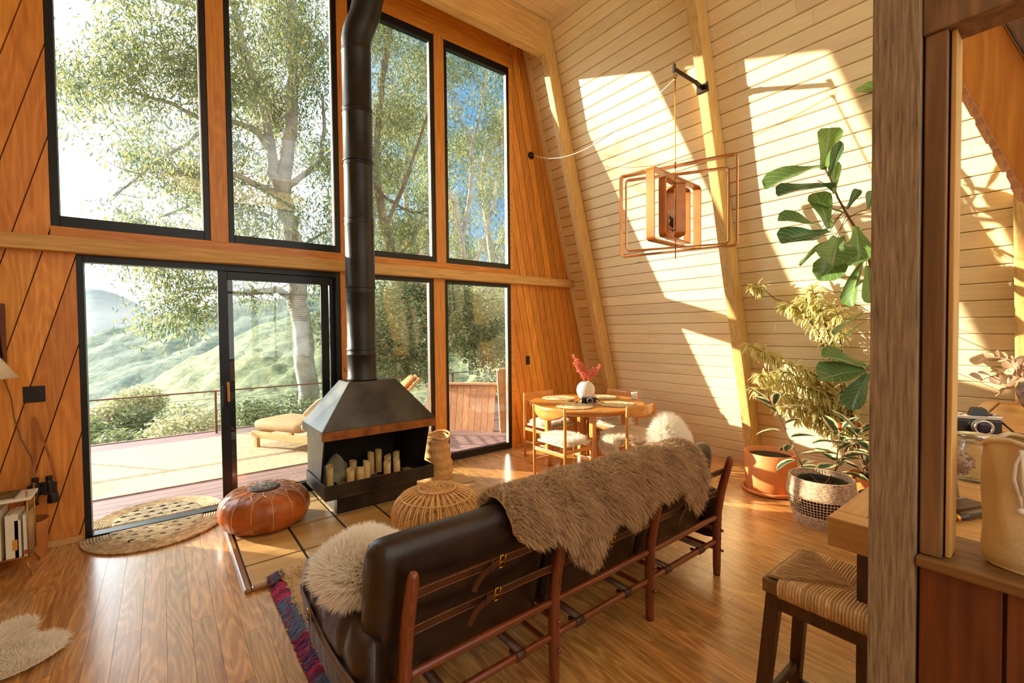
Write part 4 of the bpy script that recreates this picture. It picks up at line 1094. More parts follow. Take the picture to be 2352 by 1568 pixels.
# ---------------------------------------------------------------- chandelier
CX, CY = 3.725, 2.335
cb_ = thing('wall_bracket', 'black steel bracket on the second rafter carrying the chandelier', 'bracket', (CX, CY, 3.94))
b = B(); xw = XR-SL*3.93-.20
b.bar((CX-.02, CY, 3.945), (xw-.13, CY, 3.945), .012, .04); b.bar((xw-.13, CY, 3.945), (xw-.002, CY, 3.93), .012, .05)
b.box(xw-.012, xw+.03, CY-.05, CY+.06, 3.89, 3.975)
b.box(CX-.03, CX-.008, CY-.012, CY+.012, 3.915, 3.99); b.build('arm', M['bronze'], cb_, bevel=.003)
b = B(); b.tube([(CX+.022*math.cos(k*PI/8), CY, 3.885+.024*math.sin(k*PI/8)) for k in range(16)], .003, 6, closed=True); b.build('ring', M['bronze'], cb_, True)
cn = thing('chandelier', 'copper-brown chandelier of nested rectangular frames hung on a thin rod', 'chandelier', (CX, CY, 2.7))
b = B(); b.tube([(CX, CY, 3.86), (CX, CY, 3.72), (CX, CY, 3.08), (CX, CY, 2.24)], [.0055]*4, 8); b.lathe([(0, 3.84), (.010, 3.84), (.010, 3.868), (0, 3.868)], (CX, CY, 0), 12); b.lathe([(0, 3.06), (.010, 3.06), (.010, 3.11), (0, 3.11)], (CX, CY, 0), 12); b.build('rod', M['brass'], cn, True)
def rrect(L_, z0, z1, a, wd, th, rr=.035):
    b = B(); d = V((math.cos(a), math.sin(a), 0)); n = V((-math.sin(a), math.cos(a), 0)); path = []
    for (sx, z, a0) in ((1, z1, 0), (-1, z1, 90), (-1, z0, 180), (1, z0, 270)):
        for k in range(5):
            q = math.radians(a0+k*22.5); path.append((sx*(L_-rr)+rr*math.cos(q), (z-rr if z == z1 else z+rr)+rr*math.sin(q)))
    m = len(path); vs = []
    for i in range(m):
        x, z = path[i]; px, pz = path[i-1]; nx, nz = path[(i+1) % m]; t = V((nx-px, nz-pz)).normalized(); nn = V((t.y, -t.x))
        for (oo, w_) in ((0, -wd/2), (0, wd/2), (-th, wd/2), (-th, -wd/2)):
            vs.append(V((CX, CY, 0))+d*(x+nn.x*oo)+n*w_+V((0, 0, z+nn.y*oo)))
    b.add(vs, [(i*4+j, i*4+(j+1) % 4, ((i+1) % m)*4+(j+1) % 4, ((i+1) % m)*4+j) for i in range(m) for j in range(4)])
    return b
for (L_, z0, z1, a, wd, th) in ((.515, 2.30, 3.085, 109, .07, .012), (.445, 2.335, 3.01, 121, .055, .012), (.43, 2.355, 2.975, 4, .075, .014), (.285, 2.405, 2.925, 10, .065, .013), (.135, 2.43, 2.90, 52, .085, .013)):
    b = rrect(L_, z0, z1, math.radians(a), wd, th); smooth_by_angle(b.build('frame', M['copper'], cn, True), 30)
b = B()
for k, (dx, dy) in enumerate(((-.05, .02), (.03, .05), (.0, -.055))):
    b.tube([(CX, CY, 2.50), (CX+dx, CY+dy, 2.50), (CX+dx, CY+dy, 2.54)], .004, 6); b.tube([(CX+dx, CY+dy, 2.54), (CX+dx, CY+dy, 2.62)], .011, 12)
b.build('candle_sockets', M['bronze'], cn, True)
b = B()
for k, (dx, dy) in enumerate(((-.05, .02), (.03, .05), (.0, -.055))): b.lathe([(.006, 2.621), (.016, 2.65), (.014, 2.68), (.002, 2.72)], (CX+dx, CY+dy, 0), 12)
b.build('bulbs', M['jar_glass'], cn, True)
# wall rosette and slack cord
ro = ony(1220, 357, 4.79); rs_ = thing('cord_rosette', 'small dark round cord outlet on the cedar wall', 'ceiling rose', tuple(ro))
b = B(); vs = []; N = 28
for r, y in ((.05, 4.798), (.05, 4.785), (.042, 4.772), (.012, 4.768), (.001, 4.768)):
    for k in range(N): vs.append((ro.x+r*math.cos(2*PI*k/N), y, ro.z+r*math.sin(2*PI*k/N)))
b.add(vs, [(i*N+k, (i+1)*N+k, (i+1)*N+(k+1) % N, i*N+(k+1) % N) for i in range(4) for k in range(N)]); b.build('outlet', M['bronze'], rs_, True)
A0 = V((ro.x, 4.765, ro.z)); A1 = V((CX, CY, 3.865)); b = B(); pts = []
for k in range(33):
    t = k/32; p = A0.lerp(A1, t); sag = .30*4*t*(1-t)*(1-.3*t); pts.append(p+V((0, 0, -sag)))
b.tube(pts, .0042, 6); o = b.build('power_cord', M['cord_white'], None, True); tag(o, 'slack white electric cord strung from the cedar wall to the chandelier bracket', 'cord')

# switches
def plate(name, lab, cx, cz, w, h_, y=4.80):
    o = thing(name, lab, 'switch', (cx, y, cz)); b = B(); b.box(cx-w/2, cx+w/2, y-.008, y-.0005, cz-h_/2, cz+h_/2); b.build('plate', M['black_plastic'], o, bevel=.003); b = B(); b.box(cx-.018, cx+.018, y-.012, y-.0085, cz-.035, cz+.035); b.build('rocker', M['binocular'], o, bevel=.002)
p = ony(1212, 827, 4.8); plate('light_switch', 'small black switch plate on the right cedar wall beyond the dining table', p.x, p.z, .07, .12)
p = ony(79, 905, 4.8); plate('light_switch', 'square black switch plate on the left cedar wall above the binoculars', p.x, p.z, .115, .12)
# binoculars hanging on a strap
bp = V((-.72, 4.72, .52)); bo = thing('binoculars', 'black binoculars hanging from a tan strap on the cedar wall', 'binoculars', tuple(bp))
for sx in (-1, 1):
    b = B(); x = bp.x+sx*.042
    b.lathe([(0, .10), (.017, .10), (.020, .095), (.020, .075), (.016, .07), (.022, .055), (.030, .045)], (x-.006*sx, bp.y, bp.z-.06), 20)
    b.lathe([(.030, -.02), (.030, .045), (.0, .05)][::-1], (x, bp.y, bp.z-.06), 20); b.lathe([(.022, -.025), (.029, -.04), (.033, -.085), (.033, -.10), (0, -.10)][::-1], (x+.012*sx, bp.y, bp.z-.06), 22)
    b.box(x-.033, x+.033, bp.y-.024, bp.y+.024, bp.z-.095, bp.z-.012); b.build('barrel', M['binocular'], bo, bevel=.003)
b = B(); b.box(bp.x-.03, bp.x+.03, bp.y-.008, bp.y+.008, bp.z-.07, bp.z-.03); b.tube([(bp.x, bp.y, bp.z-.09), (bp.x, bp.y, bp.z+.0)], .008, 10); b.build('bridge', M['binocular'], bo)
b = B(); pk = V((-.757, 4.785, .99)); b.tube([(pk.x, 4.80, pk.z), (pk.x, 4.77, pk.z+.004)], .005, 8); pg_ = b.build('wall_peg', M['strap'], bo)
b = B(); belt(b, [(bp.x-.055, bp.y+.015, bp.z-.03), (bp.x-.04, 4.77, bp.z+.15), (pk.x-.003, 4.777, pk.z)], .018, .003, (0, -1, 0)); belt(b, [(bp.x+.07, bp.y+.015, bp.z-.03), (bp.x+.04, 4.77, bp.z+.15), (pk.x+.003, 4.777, pk.z)], .013, .003, (0, -1, 0)); b.build('carry_strap', M['strap'], bo)
# wall lamp at left edge
wl = thing('wall_lamp', 'parchment cone wall lamp on a dark wooden bracket at the left edge', 'lamp', (-.92, 4.79, 1.6))
b = B(); b.box(-.95, -.885, 4.765, 4.798, 1.40, 1.83); b.build('backplate', M['redwood'], wl, bevel=.006)
b = B(); b.tube([(-.915, 4.765, 1.74), (-.915, 4.66, 1.75), (-.92, 4.52, 1.70), (-.93, 4.42, 1.58)], .007, 8); b.tube([(-.905, 4.766, 1.44), (-.907, 4.735, 1.6), (-.912, 4.68, 1.74)], .005, 8); b.build('swing_arm', M['bronze'], wl, True)
b = B(); b.lathe([(.165, 1.320), (.055, 1.50), (.052, 1.50), (.160, 1.322)], (-.93, 4.42, 0), 48); b.build('lamp_shade', M['shade'], wl, True)
b = B(); b.lathe([(0, 1.50), (.054, 1.501), (.052, 1.508), (.012, 1.512), (.010, 1.56), (0, 1.58)], (-.93, 4.42, 0), 20); b.lathe([(0, 1.36), (.02, 1.375), (.028, 1.41), (.02, 1.45), (.014, 1.50), (0, 1.50)], (-.93, 4.42, 0), 16); b.build('bulb_holder', M['bronze'], wl, True)
b = B(); b.tube([(-.90, 4.79, 1.40), (-.905, 4.79, 1.30), (-.87, 4.785, 1.15), (-.86, 4.785, 1.0), (-.83, 4.785, .85), (-.78, 4.785, .70), (-.77, 4.78, .58), (-.80, 4.76, .45), (-.78, 4.74, .3), (-.83, 4.70, .15), (-.92, 4.66, .012), (-1.05, 4.5, .008)], .0035, 6)
o = b.build('power_cord', M['cord_grey'], None, True); tag(o, 'thin grey lamp flex trailing down the left cedar wall to the floor', 'cord')
# wire magazine rack with books
sh = thing('wire_rack', 'small gold wire rack with splayed legs and a white top shelf, holding books', 'rack', (-1.0, 4.42, 0))
SX0, SX1, SY0, SY1 = -1.34, -.715, 4.32, 4.55
b = B(); b.box(SX0, SX1, SY0, SY1, .505, .525); b.build('top_shelf', M['paper2'], sh, bevel=.003)
b = B(); b.box(SX0+.01, SX1-.01, SY0+.01, SY1-.01, .125, .132); b.build('lower_shelf', M['gold_wire'], sh)
b = B()
for x, y in ((SX0+.03, SY0+.01), (SX1-.02, SY0+.01), (SX1-.02, SY1-.01), (SX0+.03, SY1-.01)): b.tube([(x, y, .12), (x, y, .56)], .0045, 8); b.ball((x, y, .562), .006, 8)
b.build('uprights', M['gold_wire'], sh, True)
for x, y, ex, ey in ((SX0+.04, SY0+.01, -.03, -.03), (SX1-.04, SY0+.02, .035, -.03), (SX1-.04, SY1-.02, .035, .03), (SX0+.04, SY1-.01, -.03, .03)):
    b = B(); b.tube([(x, y, .125), (x+ex, y+ey, .004)], .005, 8); b.ball((x+ex, y+ey, .008), .009, 8); b.build('leg', M['gold_wire'], sh, True)
b = B()
for k in range(26):
    z = .43+.07*(k % 9)/9
    pass
for k in range(30):
    x = SX0+.02+(SX1-SX0-.04)*k/29; b.tube([(x, SY1-.012, .42), (x+.02, SY1-.012, .50)], .0012, 4); b.tube([(x+.02, SY1-.012, .42), (x, SY1-.012, .50)], .0012, 4)
for k in range(12):
    y = SY0+.01+(SY1-SY0-.02)*k/11; b.tube([(SX1-.02, y, .42), (SX1-.02, y+.018, .50)], .0012, 4); b.tube([(SX1-.02, y+.018, .42), (SX1-.02, y, .50)], .0012, 4); b.tube([(SX1-.02, y, .135), (SX1-.02, y, .42)], .0012, 4)
b.build('mesh_sides', M['gold_wire'], sh, True)
books = [(-.885, .055, .325, 'paper', 'thick cream book with Art Today on the spine'), (-.826, .027, .285, 'paper2', 'plain white book right of the thickest one in the wire rack'), (-.797, .036, .290, 'paper2', 'white book with an orange label on its spine'), (-.757, .030, .245, 'paper2', 'shorter pale book near the right end of the wire rack'), (-.7275-.0, .021, .275, 'paper2', 'thin pale book at the right end of the rack with a red label')]
for i in range(5): books.append((-.945-i*.05, .042, .26+.03*(i % 3), 'paper', 'pale book left of the cream one in the wire rack'))
for i, (x, w, hh, mt, lab) in enumerate(books):
    y0 = 4.335; x0 = x-.0; z0 = .1335
    if i == 4: x0 = -.7335-.015; 
    if i == 3: x0 = -.783; 
    if i >= 5: lab = 'pale book at the hidden left part of the wire rack'
    o = thing('book', lab, 'book', (x0, y0, z0), 0, 'books in the wire rack')
    w2 = w-.002
    b = B(); b.box(x0-w2/2, x0+w2/2, y0, y0+.003, z0, z0+hh); b.box(x0-w2/2, x0-w2/2+.0025, y0+.003, y0+.19, z0, z0+hh); b.box(x0+w2/2-.0025, x0+w2/2, y0+.003, y0+.19, z0, z0+hh); b.build('cover', M[mt], o)
    b = B(); b.box(x0-w2/2+.0028, x0+w2/2-.0028, y0+.0035, y0+.185, z0+.003, z0+hh-.003); b.build('pages', M['paper'], o)
    if i == 2: b = B(); b.box(x0-w2/2+.005, x0+w2/2-.005, y0-.001, y0-.0002, z0+.05, z0+.12); b.build('spine_label', M['book_orange'], o)
    if i == 4: b = B(); b.box(x0-w2/2+.002, x0+w2/2-.002, y0-.001, y0-.0002, z0+.01, z0+.04); b.build('spine_label', M['book_red'], o)
    if i == 0:
        cu_ = bpy.data.curves.new('lettering', 'FONT'); cu_.body = 'Art Today'; cu_.size = .045; cu_.extrude = .0003; cu_.align_x = 'LEFT'; cu_.align_y = 'CENTER'
        to = bpy.data.objects.new('lettering', cu_); C.objects.link(to); to.parent = o; to.rotation_euler = (PI/2, PI/2, 0); to.location = (0, -.0008, hh-.05); cu_.materials.append(M['ink'])
m_ = thing('magazine', 'olive magazine lying on the white top shelf of the wire rack', 'magazine', (-.95, 4.43, .526)); b = B(); b.box(-1.08, -.80, 4.335, 4.52, .5265, .533); b.box(-1.10, -.79, 4.33, 4.53, .5335, .538, 1); b.build('pages', [M['paper'], M['mag']], m_)
bn = V((-.80, 4.655, 0)); o = thing('waste_bin', 'copper-orange waste bin standing behind the wire rack', 'bin', tuple(bn)); b = B(); b.lathe([(0, .0), (.098, 0), (.10, .01), (.118, .26), (.122, .262), (.122, .274), (.112, .274), (.094, .012), (0, .01)], bn, 40); smooth_by_angle(b.build('bin_body', M['bin'], o, True), 30)
# ---------------------------------------------------------------- right foreground: stool
ST = .75; sx0, sx1, sy0, sy1 = 1.605, 1.925, .215, .680
so = thing('bar_stool', 'dark wooden bar stool with a woven rope and straw seat beside the grey post', 'stool', (1.765, .45, 0))
b = B()
b.box(sx0, sx1, sy1-.05, sy1, ST-.052, ST-.004); b.box(sx0, sx1, sy0, sy0+.05, ST-.052, ST-.004); each(b, 'seat_rail', M['stool_frame'], so, bevel=.006)
b = B()
b.box(sx0+.006, sx0+.04, sy0+.05, sy1-.05, ST-.10, ST-.045); b.box(sx1-.04, sx1-.006, sy0+.05, sy1-.05, ST-.10, ST-.045)
b.box(sx0+.03, sx1-.03, sy1-.045, sy1-.012, ST-.10, ST-.053); b.box(sx0+.03, sx1-.03, sy0+.012, sy0+.045, ST-.10, ST-.053); each(b, 'apron', M['stool_wood'], so, bevel=.004)
legs = []
for lx, ly, ex, ey in ((sx0+.035, sy1-.03, -.045, .055), (sx1-.035, sy1-.03, .045, .055), (sx0+.035, sy0+.03, -.045, -.055), (sx1-.035, sy0+.03, .045, -.055)):
    b = B(); h_ = .022
    b.hexa([(lx+ex-h_*.8, ly+ey-h_*.8, 0), (lx+ex+h_*.8, ly+ey-h_*.8, 0), (lx+ex+h_*.8, ly+ey+h_*.8, 0), (lx+ex-h_*.8, ly+ey+h_*.8, 0), (lx-h_, ly-h_, ST-.053), (lx+h_, ly-h_, ST-.053), (lx+h_, ly+h_, ST-.053), (lx-h_, ly+h_, ST-.053)])
    b.build('leg', M['stool_wood'], so, bevel=.004); legs.append((lx, ly, ex, ey))
def legat(i, z): lx, ly, ex, ey = legs[i]; t = 1-z/(ST-.053); return V((lx+ex*t, ly+ey*t, z))
for i, j, z in ((0, 1, .30), (2, 3, .30), (0, 2, .22), (1, 3, .22)):
    b = B(); b.bar(legat(i, z), legat(j, z), .02, .035); b.build('stretcher', M['stool_wood'], so, bevel=.003)
# rope wraps: strands over the two long rails meeting at the middle in triangles; straw from the short ends
b = B(); ya, yb = sy0+.05, sy1-.05; xm = (sx0+sx1)/2; nst = 40
for k in range(nst):
    y = ya+(yb-ya)*(k+.5)/nst; t = abs((y-(ya+yb)/2)/((yb-ya)/2)); reach = (sx1-sx0)/2*(1-t)*.98+.028
    for sg, xe in ((1, sx0), (-1, sx1)):
        xi = xe+sg*reach; zz = ST+.004-.012*(reach/.17)
        b.tube([(xe+sg*.012, y, ST-.058), (xe-sg*.002, y, ST-.045), (xe-sg*.003, y, ST-.012), (xe+sg*.010, y, ST+.003), (xe+sg*(reach*.5), y, ST+.001), (xi, y, zz-.004)], .0051, 6)
b.build('rope_wrap', M['rope'], so, True)
b = B(); rg = random.Random(8)
for ye, sg in ((ya, 1), (yb, -1)):
    for k in range(900):
        u = rg.random()*2-1; d = (1-abs(u))*(yb-ya)/2*.98; x = xm+u*(sx1-sx0)/2*.94; dd = d*rg.random(); y = ye-sg*.035+sg*(dd+.0); l = rg.uniform(.02, .05)
        z = ST+.001+rg.random()*.005
        if sg*(y-ye)+l > d+.02: continue
        s_ = .0013; dx = rg.gauss(0, .004)
        b.add([(x-s_, y, z), (x+s_, y, z), (x+s_*.3+dx, y+sg*l, z+.003), (x-s_*.3+dx, y+sg*l, z+.003)], [(0, 1, 2, 3)])
for ye, sg in ((ya, 1), (yb, -1)):
    b.add([(sx0+.012, ye-sg*.038, ST+.0005), (sx1-.012, ye-sg*.038, ST+.0005), (xm, (ya+yb)/2, ST-.004), (sx0+.012, ye-sg*.038, ST-.004), (sx1-.012, ye-sg*.038, ST-.004), (xm, (ya+yb)/2, ST-.012)], [(0, 1, 2), (5, 4, 3), (0, 3, 4, 1), (1, 4, 5, 2), (2, 5, 3, 0)])
b.build('straw_seat', M['straw'], so)

# ---------------------------------------------------------------- long bar table
bt_ = thing('bar_table', 'long honey-coloured slatted bar table running to the sloping wall', 'table', (3.2, .0, 0))
bx0, bx1, by0, by1, bz = 1.60, 5.02, -.75, .487, 1.02
b = B(); b.box(bx0+.0755, bx1, by1-.075, by1, bz-.09, bz); b.box(bx0+.0755, bx1, by0, by0+.075, bz-.09, bz); each(b, 'top_frame', M['table_wood'], bt_, bevel=.004)
b = B(); b.box(bx0, bx0+.075, by0, by1, bz-.09, bz); b.box(bx1-.075, bx1, by0+.075, by1-.075, bz-.09, bz); b.box(3.3, 3.36, by0+.075, by1-.075, bz-.09, bz-.001); each(b, 'top_frame', M['table_wood_y'], bt_, bevel=.004)
b = B(); x = bx0+.083
while x < bx1-.09:
    w = .118
    if not (x < 3.36 and x+w > 3.30): b.box(x, min(x+w, bx1-.08), by0+.077, by1-.083, bz-.035, bz-.008)
    x += w+.004
b.build('slats', M['table_wood_y'], bt_, bevel=.002)
for x, y in ((bx0+.11, by1-.09), (bx0+.08, by0+.09), (bx1-.30, by1-.09), (bx1-.30, by0+.09)):
    b = B(); b.box(x-.035, x+.035, y-.035, y+.035, 0, bz-.036); b.build('leg', M['stool_wood'], bt_, bevel=.004)
TB = bz-.008
def tbl(px, py, z=None): return onz(px, py, TB if z is None else z)
p = tbl(2262, 1000); slr('film_camera', 'old film camera with black prism standing on the bar table by the canvas pouch', (p.x, p.y+.03, TB+.001), math.radians(-62), 1.35, True)
# stone pot with dried gum branches
p = tbl(2345, 940); pc2 = V((min(p.x, 4.55), .175, TB)); o = thing('stone_pot', 'mottled brown stone bowl vase on the far end of the bar table', 'pot', tuple(pc2)); b = B()
b.lathe([(0, 0), (.05, 0), (.095, .045), (.122, .11), (.127, .16), (.113, .21), (.088, .24), (.082, .235), (.10, .19), (.10, .12), (0, .06)], pc2, 36, rib=lambda a, z: 1+.03*mnoise.noise(V((math.cos(a)*2, math.sin(a)*2, z*12)))); b.build('pot_body', M['stone_pot'], o, True)
o = thing('dried_branches', 'dried round-leafed gum branches reaching left out of the stone bowl', 'branches', tuple(pc2+V((0, 0, .26)))); b = B(); PP, DD, UU, LL = [], [], [], []; rg = random.Random(11)
for ex, ez in ((2190, 850), (2215, 815), (2195, 870), (2285, 800), (2300, 840), (2345, 830), (2350, 860), (2250, 845), (2330, 800)):
    e = ony(ex, ez, pc2.y+rg.uniform(0, .3)); e.x = min(e.x, 4.75); a0 = pc2+V((0, 0, .22)); 
    d = e-a0
    if d.length > 1.05: e = a0+d*(1.05/d.length)
    pts = [a0.lerp(e, t/8)+V((0, 0, .05*math.sin(PI*t/8))) for t in range(9)]; b.tube(pts, .0022, 5)
    for k in range(3, 9):
        for sg in (-1, 1):
            d = (pts[k]-pts[k-1]).normalized()+V((rg.gauss(0, .5), rg.gauss(0, .5), sg*.8+rg.gauss(0, .3)))
            PP.append(pts[k]); DD.append(d); UU.append((rg.gauss(0, .3), rg.gauss(0, 1), rg.gauss(0, 1))); LL.append(rg.uniform(.05, .075))
b.build('twigs', M['dried'], o, True)
rprofl = lambda t: math.sin(PI*min(1, t*.95+.05))**.6
v_, f_, uv_ = leaves(PP, DD, UU, LL, np.array(LL)*.72, rprofl, 5, .3); link_mesh('foliage', v_, f_, M['dried'], o, True, uv=uv_)
# jars, bowl, pods, horn on the table
p = tbl(2236, 1098); jc = V((2.42, .262, TB+.001)); o = thing('glass_jar', 'clear glass preserving jar on the bar table behind the canvas pouch', 'jar', tuple(jc)); b = B()
b.lathe([(.0, 0), (.052, 0), (.057, .01), (.057, .12), (.050, .145), (.046, .150), (.046, .165), (.043, .165), (.043, .15), (.053, .118), (.053, .012), (0, .008)], jc, 36); b.build('jar_body', M['jar_glass'], o, True)
b = B(); b.tube([jc+V((.050*math.cos(k*PI/16), .050*math.sin(k*PI/16), .150)) for k in range(32)], .003, 6, closed=True); b.lathe([(0, .166), (.049, .166), (.049, .176), (0, .178)], jc, 32); b.build('jar_lid', M['chrome'], o, True)
jc = V((2.72, .395, TB+.001)); o = thing('brown_bowl', 'brown stoneware bowl with a wide rim on the bar table behind the dried pods', 'bowl', tuple(jc)); b = B(); b.lathe([(0, 0), (.05, 0), (.085, .04), (.10, .10), (.11, .104), (.092, .10), (.075, .04), (0, .015)], jc, 36); b.build('bowl_body', M['bag'], o, True)
for i, (x, y, r, lab) in enumerate(((2.10, .262, .034, 'spiky dried seed pod nearest the canvas pouch on the bar table'), (2.16, .315, .034, 'dried seed pod beside the grey post on the bar table'))):
    o = thing('seed_pod', lab, 'seed pod', (x, y, TB+.001), 0, 'dried seed pods on the bar table'); b = B(); rg = random.Random(i)
    b.tube([(x, y, TB+.0085), (x+.02, y+.01, TB+.07), (x, y, TB+.12)], .004, 6); b.lathe([(0, 0), (.035, 0), (.03, .008), (0, .01)], (x, y, TB+.001), 16); b.build('stalk', M['dried'], o, True)
    b = B(); b.ball((x, y, TB+.13+.0), r, 16)
    for k in range(120):
        d = V((rg.gauss(0, 1), rg.gauss(0, 1), rg.gauss(0, 1))).normalized(); c = V((x, y, TB+.13)); b.tube([c+d*r*.9, c+d*(r*1.25)], [.0025, .001], 4)
    b.build('pod_head', M['dried'], o, True)
o = thing('pocket_knife', 'pocket knife with glossy dark horn handle lying on the bar table', 'knife', (1.93, .205, TB+.001)); b = B()
b.tube([(1.86, .235, TB+.014), (1.90, .222, TB+.014), (1.97, .195, TB+.014), (2.03, .165, TB+.014)], [.008, .0125, .0125, .008], 12); b.build('knife_handle', M['horn'], o, True)
b = B(); b.tube([(1.853, .238, TB+.014), (1.863, .234, TB+.014)], .0105, 12); b.tube([(1.80, .262, TB+.009), (1.857, .236, TB+.012)], [.006, .0085], 10); b.build('bolster', M['brass'], o, True)
o = thing('leather_case', 'small folded brown leather case lying on the bar table beside the knife', 'case', (1.98, .235, TB+.001)); b = B(); b.obox((2.02, .245, TB+.010), (.9, -.35, 0), (.35, .9, 0), (0, 0, 1), .07, .028, .008); b.build('case_body', M['leather_strap'], o, bevel=.005)

# ---------------------------------------------------------------- near post, half wall and ledge
b = B(); b.box(1.303, 1.40, .230, .3145, 0, 3.4)
po = b.build('weathered_post', M['weathered'], None, bevel=.004, seg=2)
struct(po); po.name = 'trim_21'
b = B(); b.box(1.318, 1.40, .190, .226, 1.096, 2.225); o = struct(b.build('trim_22', M['weathered2'], bevel=.003))
b = B(); b.box(1.335, 1.40, .178, .187, 1.096, 2.225); o = struct(b.build('trim_23', M['beam'], bevel=.002))
b = B(); b.box(1.312, 1.40, -1.2, .229, 2.226, 2.36); struct(b.build('trim_24', M['weathered2'], bevel=.003))
b = B()
for k in range(9): b.box(1.318, 1.34, .228-.132*(k+1)+.003, .228-.132*k-.003, 0, 1.07)
b.box(1.342, 1.40, -1.0, .225, 0, 1.07)
struct(b.build('wall_low', M['redwood'], bevel=.002))
b = B(); b.box(1.298, 1.50, -1.0, .2285, 1.071, 1.095); o = struct(b.build('trim_25', M['ledge'], bevel=.004)); o['label'] = 'brown ledge of the pass-through'
# canvas pouch on the ledge
o = thing('canvas_pouch', 'tan canvas drawstring pouch standing on the brown ledge at the right edge', 'pouch', (1.40, .06, 1.096))
def pouch(u, v):
    a = 2*PI*u; z = .262*v; fl_ = 1-.16*v**3; wr = 1+.05*math.sin(7*a+v*5)*v+.035*math.sin(4*a-v*6)+.02*math.sin(11*a+v*9)*v
    bb_ = .86+.14*min(1, v/.08)
    return (1.403+.058*math.cos(a)*fl_*wr*bb_, .055+.086*abs(math.sin(a))**.8*math.copysign(1, math.sin(a))*wr*bb_*(1-.06*v), 1.0965+z+.010*v*math.sin(3*a))
b = B(); b.grid(pouch, 72, 30, thick=.0); n0 = len(b.v); b.add([(1.403, .055, 1.0965)], []); b.f += [(n0, (i)*31, (i+1)*31) for i in range(72)]; b.mi += [0]*72
b.build('canvas_body', M['bag'], o, True)
b = B(); b.tube([pouch(k/48, .98) for k in range(48)], .0055, 6, closed=True); b.build('hem', M['bag'], o, True)
b = B(); q0 = V(pouch(.47, .95))+V((-.006, 0, 0)); b.tube([q0, q0+V((-.004, .010, -.03)), q0+V((-.006, .012, -.06)), q0+V((-.002, .004, -.095)), q0+V((-.004, .002, -.115))], .0028, 6); b.tube([q0+V((0, .004, 0)), q0+V((-.006, .0, -.04)), q0+V((-.003, .001, -.09))], .0028, 6); b.ball(q0+V((-.004, .002, -.122)), .0065, 8); b.build('drawstring', M['cord_white'], o, True)

# ---------------------------------------------------------------- sloping stair beams and stair blocks, upper right
def ext(name, lab, cat, p0, p1, w, t_, mat):
    b = B(); b.bar(p0, p1, w, t_, up=(1, 0, 0)); o = b.build('beam', M[mat], None, bevel=.004); o.name = name; return tag(o, lab, cat)
def inx(px, py, x): return onp(px, py, 0, x)
XS = 2.0
lo0, lo1 = inx(2178, 130, XS), inx(2362, 457, XS); up0, up1 = inx(2262, -20, XS), inx(2400, 345, XS)
st_ = thing('stair', 'steep open stair of reddish timber seen from below at the upper right', 'stair', tuple(lo0))
dl = (lo1-lo0).normalized(); nrm_ = V((0, dl.z, -dl.y)); nrm_ = nrm_ if nrm_.y < 0 else -nrm_
wst = .125; e1 = lo0-dl*1.6; e2 = lo1+dl*.75
b = B(); c0 = e1; vs = [e1, e2, e2+nrm_*wst, e1+nrm_*wst]
vs = [v for v in vs]+[v+V((.045, 0, 0)) for v in vs]; b.hexa(vs); b.build('stringer', M['cedar'], st_, bevel=.004)
b = B(); g0 = e1+nrm_*(wst+.004)+V((-.02, 0, 0)); g1 = e2+nrm_*(wst+.004)+V((-.02, 0, 0)); vs = [g0, g1, g1+nrm_*.09, g0+nrm_*.09]; b.hexa(vs+[v+V((.09, 0, 0)) for v in vs]); b.build('stringer', M['weathered2'], st_, bevel=.004)
Lg = (lo1-lo0).length
for k in range(20):
    c = lo0+dl*(Lg*(-.15+k*.074)); j = .004*((k*7) % 3-1)
    b = B(); b.box(c.x+.05, c.x+.30, c.y-.012, c.y+.016+j, c.z-.006, c.z+.016); b.build('tread_block', M['treads'], st_, bevel=.002)

# ---------------------------------------------------------------- terracotta pot
tp = V((4.66, 1.90, 0)); o = thing('terracotta_pot', 'large glossy terracotta pot on a saucer beside the second rafter', 'plant pot', tuple(tp))
b = B(); b.lathe([(0, 0), (.205, 0), (.235, .012), (.245, .04), (.235, .045), (.225, .02), (0, .018)], tp, 56); b.build('saucer', M['terracotta'], o, True)
b = B(); b.lathe([(0, .021), (.195, .021), (.208, .035), (.222, .20), (.228, .385), (.222, .393), (.208, .388), (.206, .34), (0, .335)], tp, 56); b.build('pot_body', M['terracotta'], o, True)
b = B(); b.lathe([(.205, .343), (.1, .352), (0, .35)][::-1], tp, 40); b.build('soil', M['soil'], o, True)
# ---------------------------------------------------------------- woven basket planter
wp = V((4.22, 1.33, 0)); o = thing('woven_planter', 'woven basket planter with an open lattice band standing on the floor', 'plant basket', tuple(wp))
def wr(z): return .165+.07*math.sin(min(1, z/.30)*PI*.62)+(.0 if z < .3 else -.01*(z-.3)/.08)
b = B(); NB = 72
for z0, z1, st in ((0, .085, 8), (.235, .375, 13)):
    for i in range(st+1):
        z = z0+(z1-z0)*i/st; b.tube([wp+V((wr(z)*(1+.012*((k+i) % 2))*math.cos(2*PI*k/NB), wr(z)*(1+.012*((k+i) % 2))*math.sin(2*PI*k/NB), z+.006)) for k in range(NB)], .0062, 6, closed=True)
for i in range(7):
    z = .095+.135*i/6; b.tube([wp+V((wr(z)*math.cos(2*PI*k/NB), wr(z)*math.sin(2*PI*k/NB), z+.006)) for k in range(NB)], .0032, 5, closed=True)
for k in range(64):
    a = 2*PI*k/64; b.tube([wp+V((wr(z)*.99*math.cos(a), wr(z)*.99*math.sin(a), z+.004)) for z in (0, .04, .085, .15, .235, .31, .378)], .0036, 5)
b.build('basket_weave', M['basket_pink'], o, True)
b = B(); b.lathe([(0, .004), (.16, .004), (.16, .01), (0, .011)], wp, 30); b.build('basket_base', M['basket_pink'], o, True)
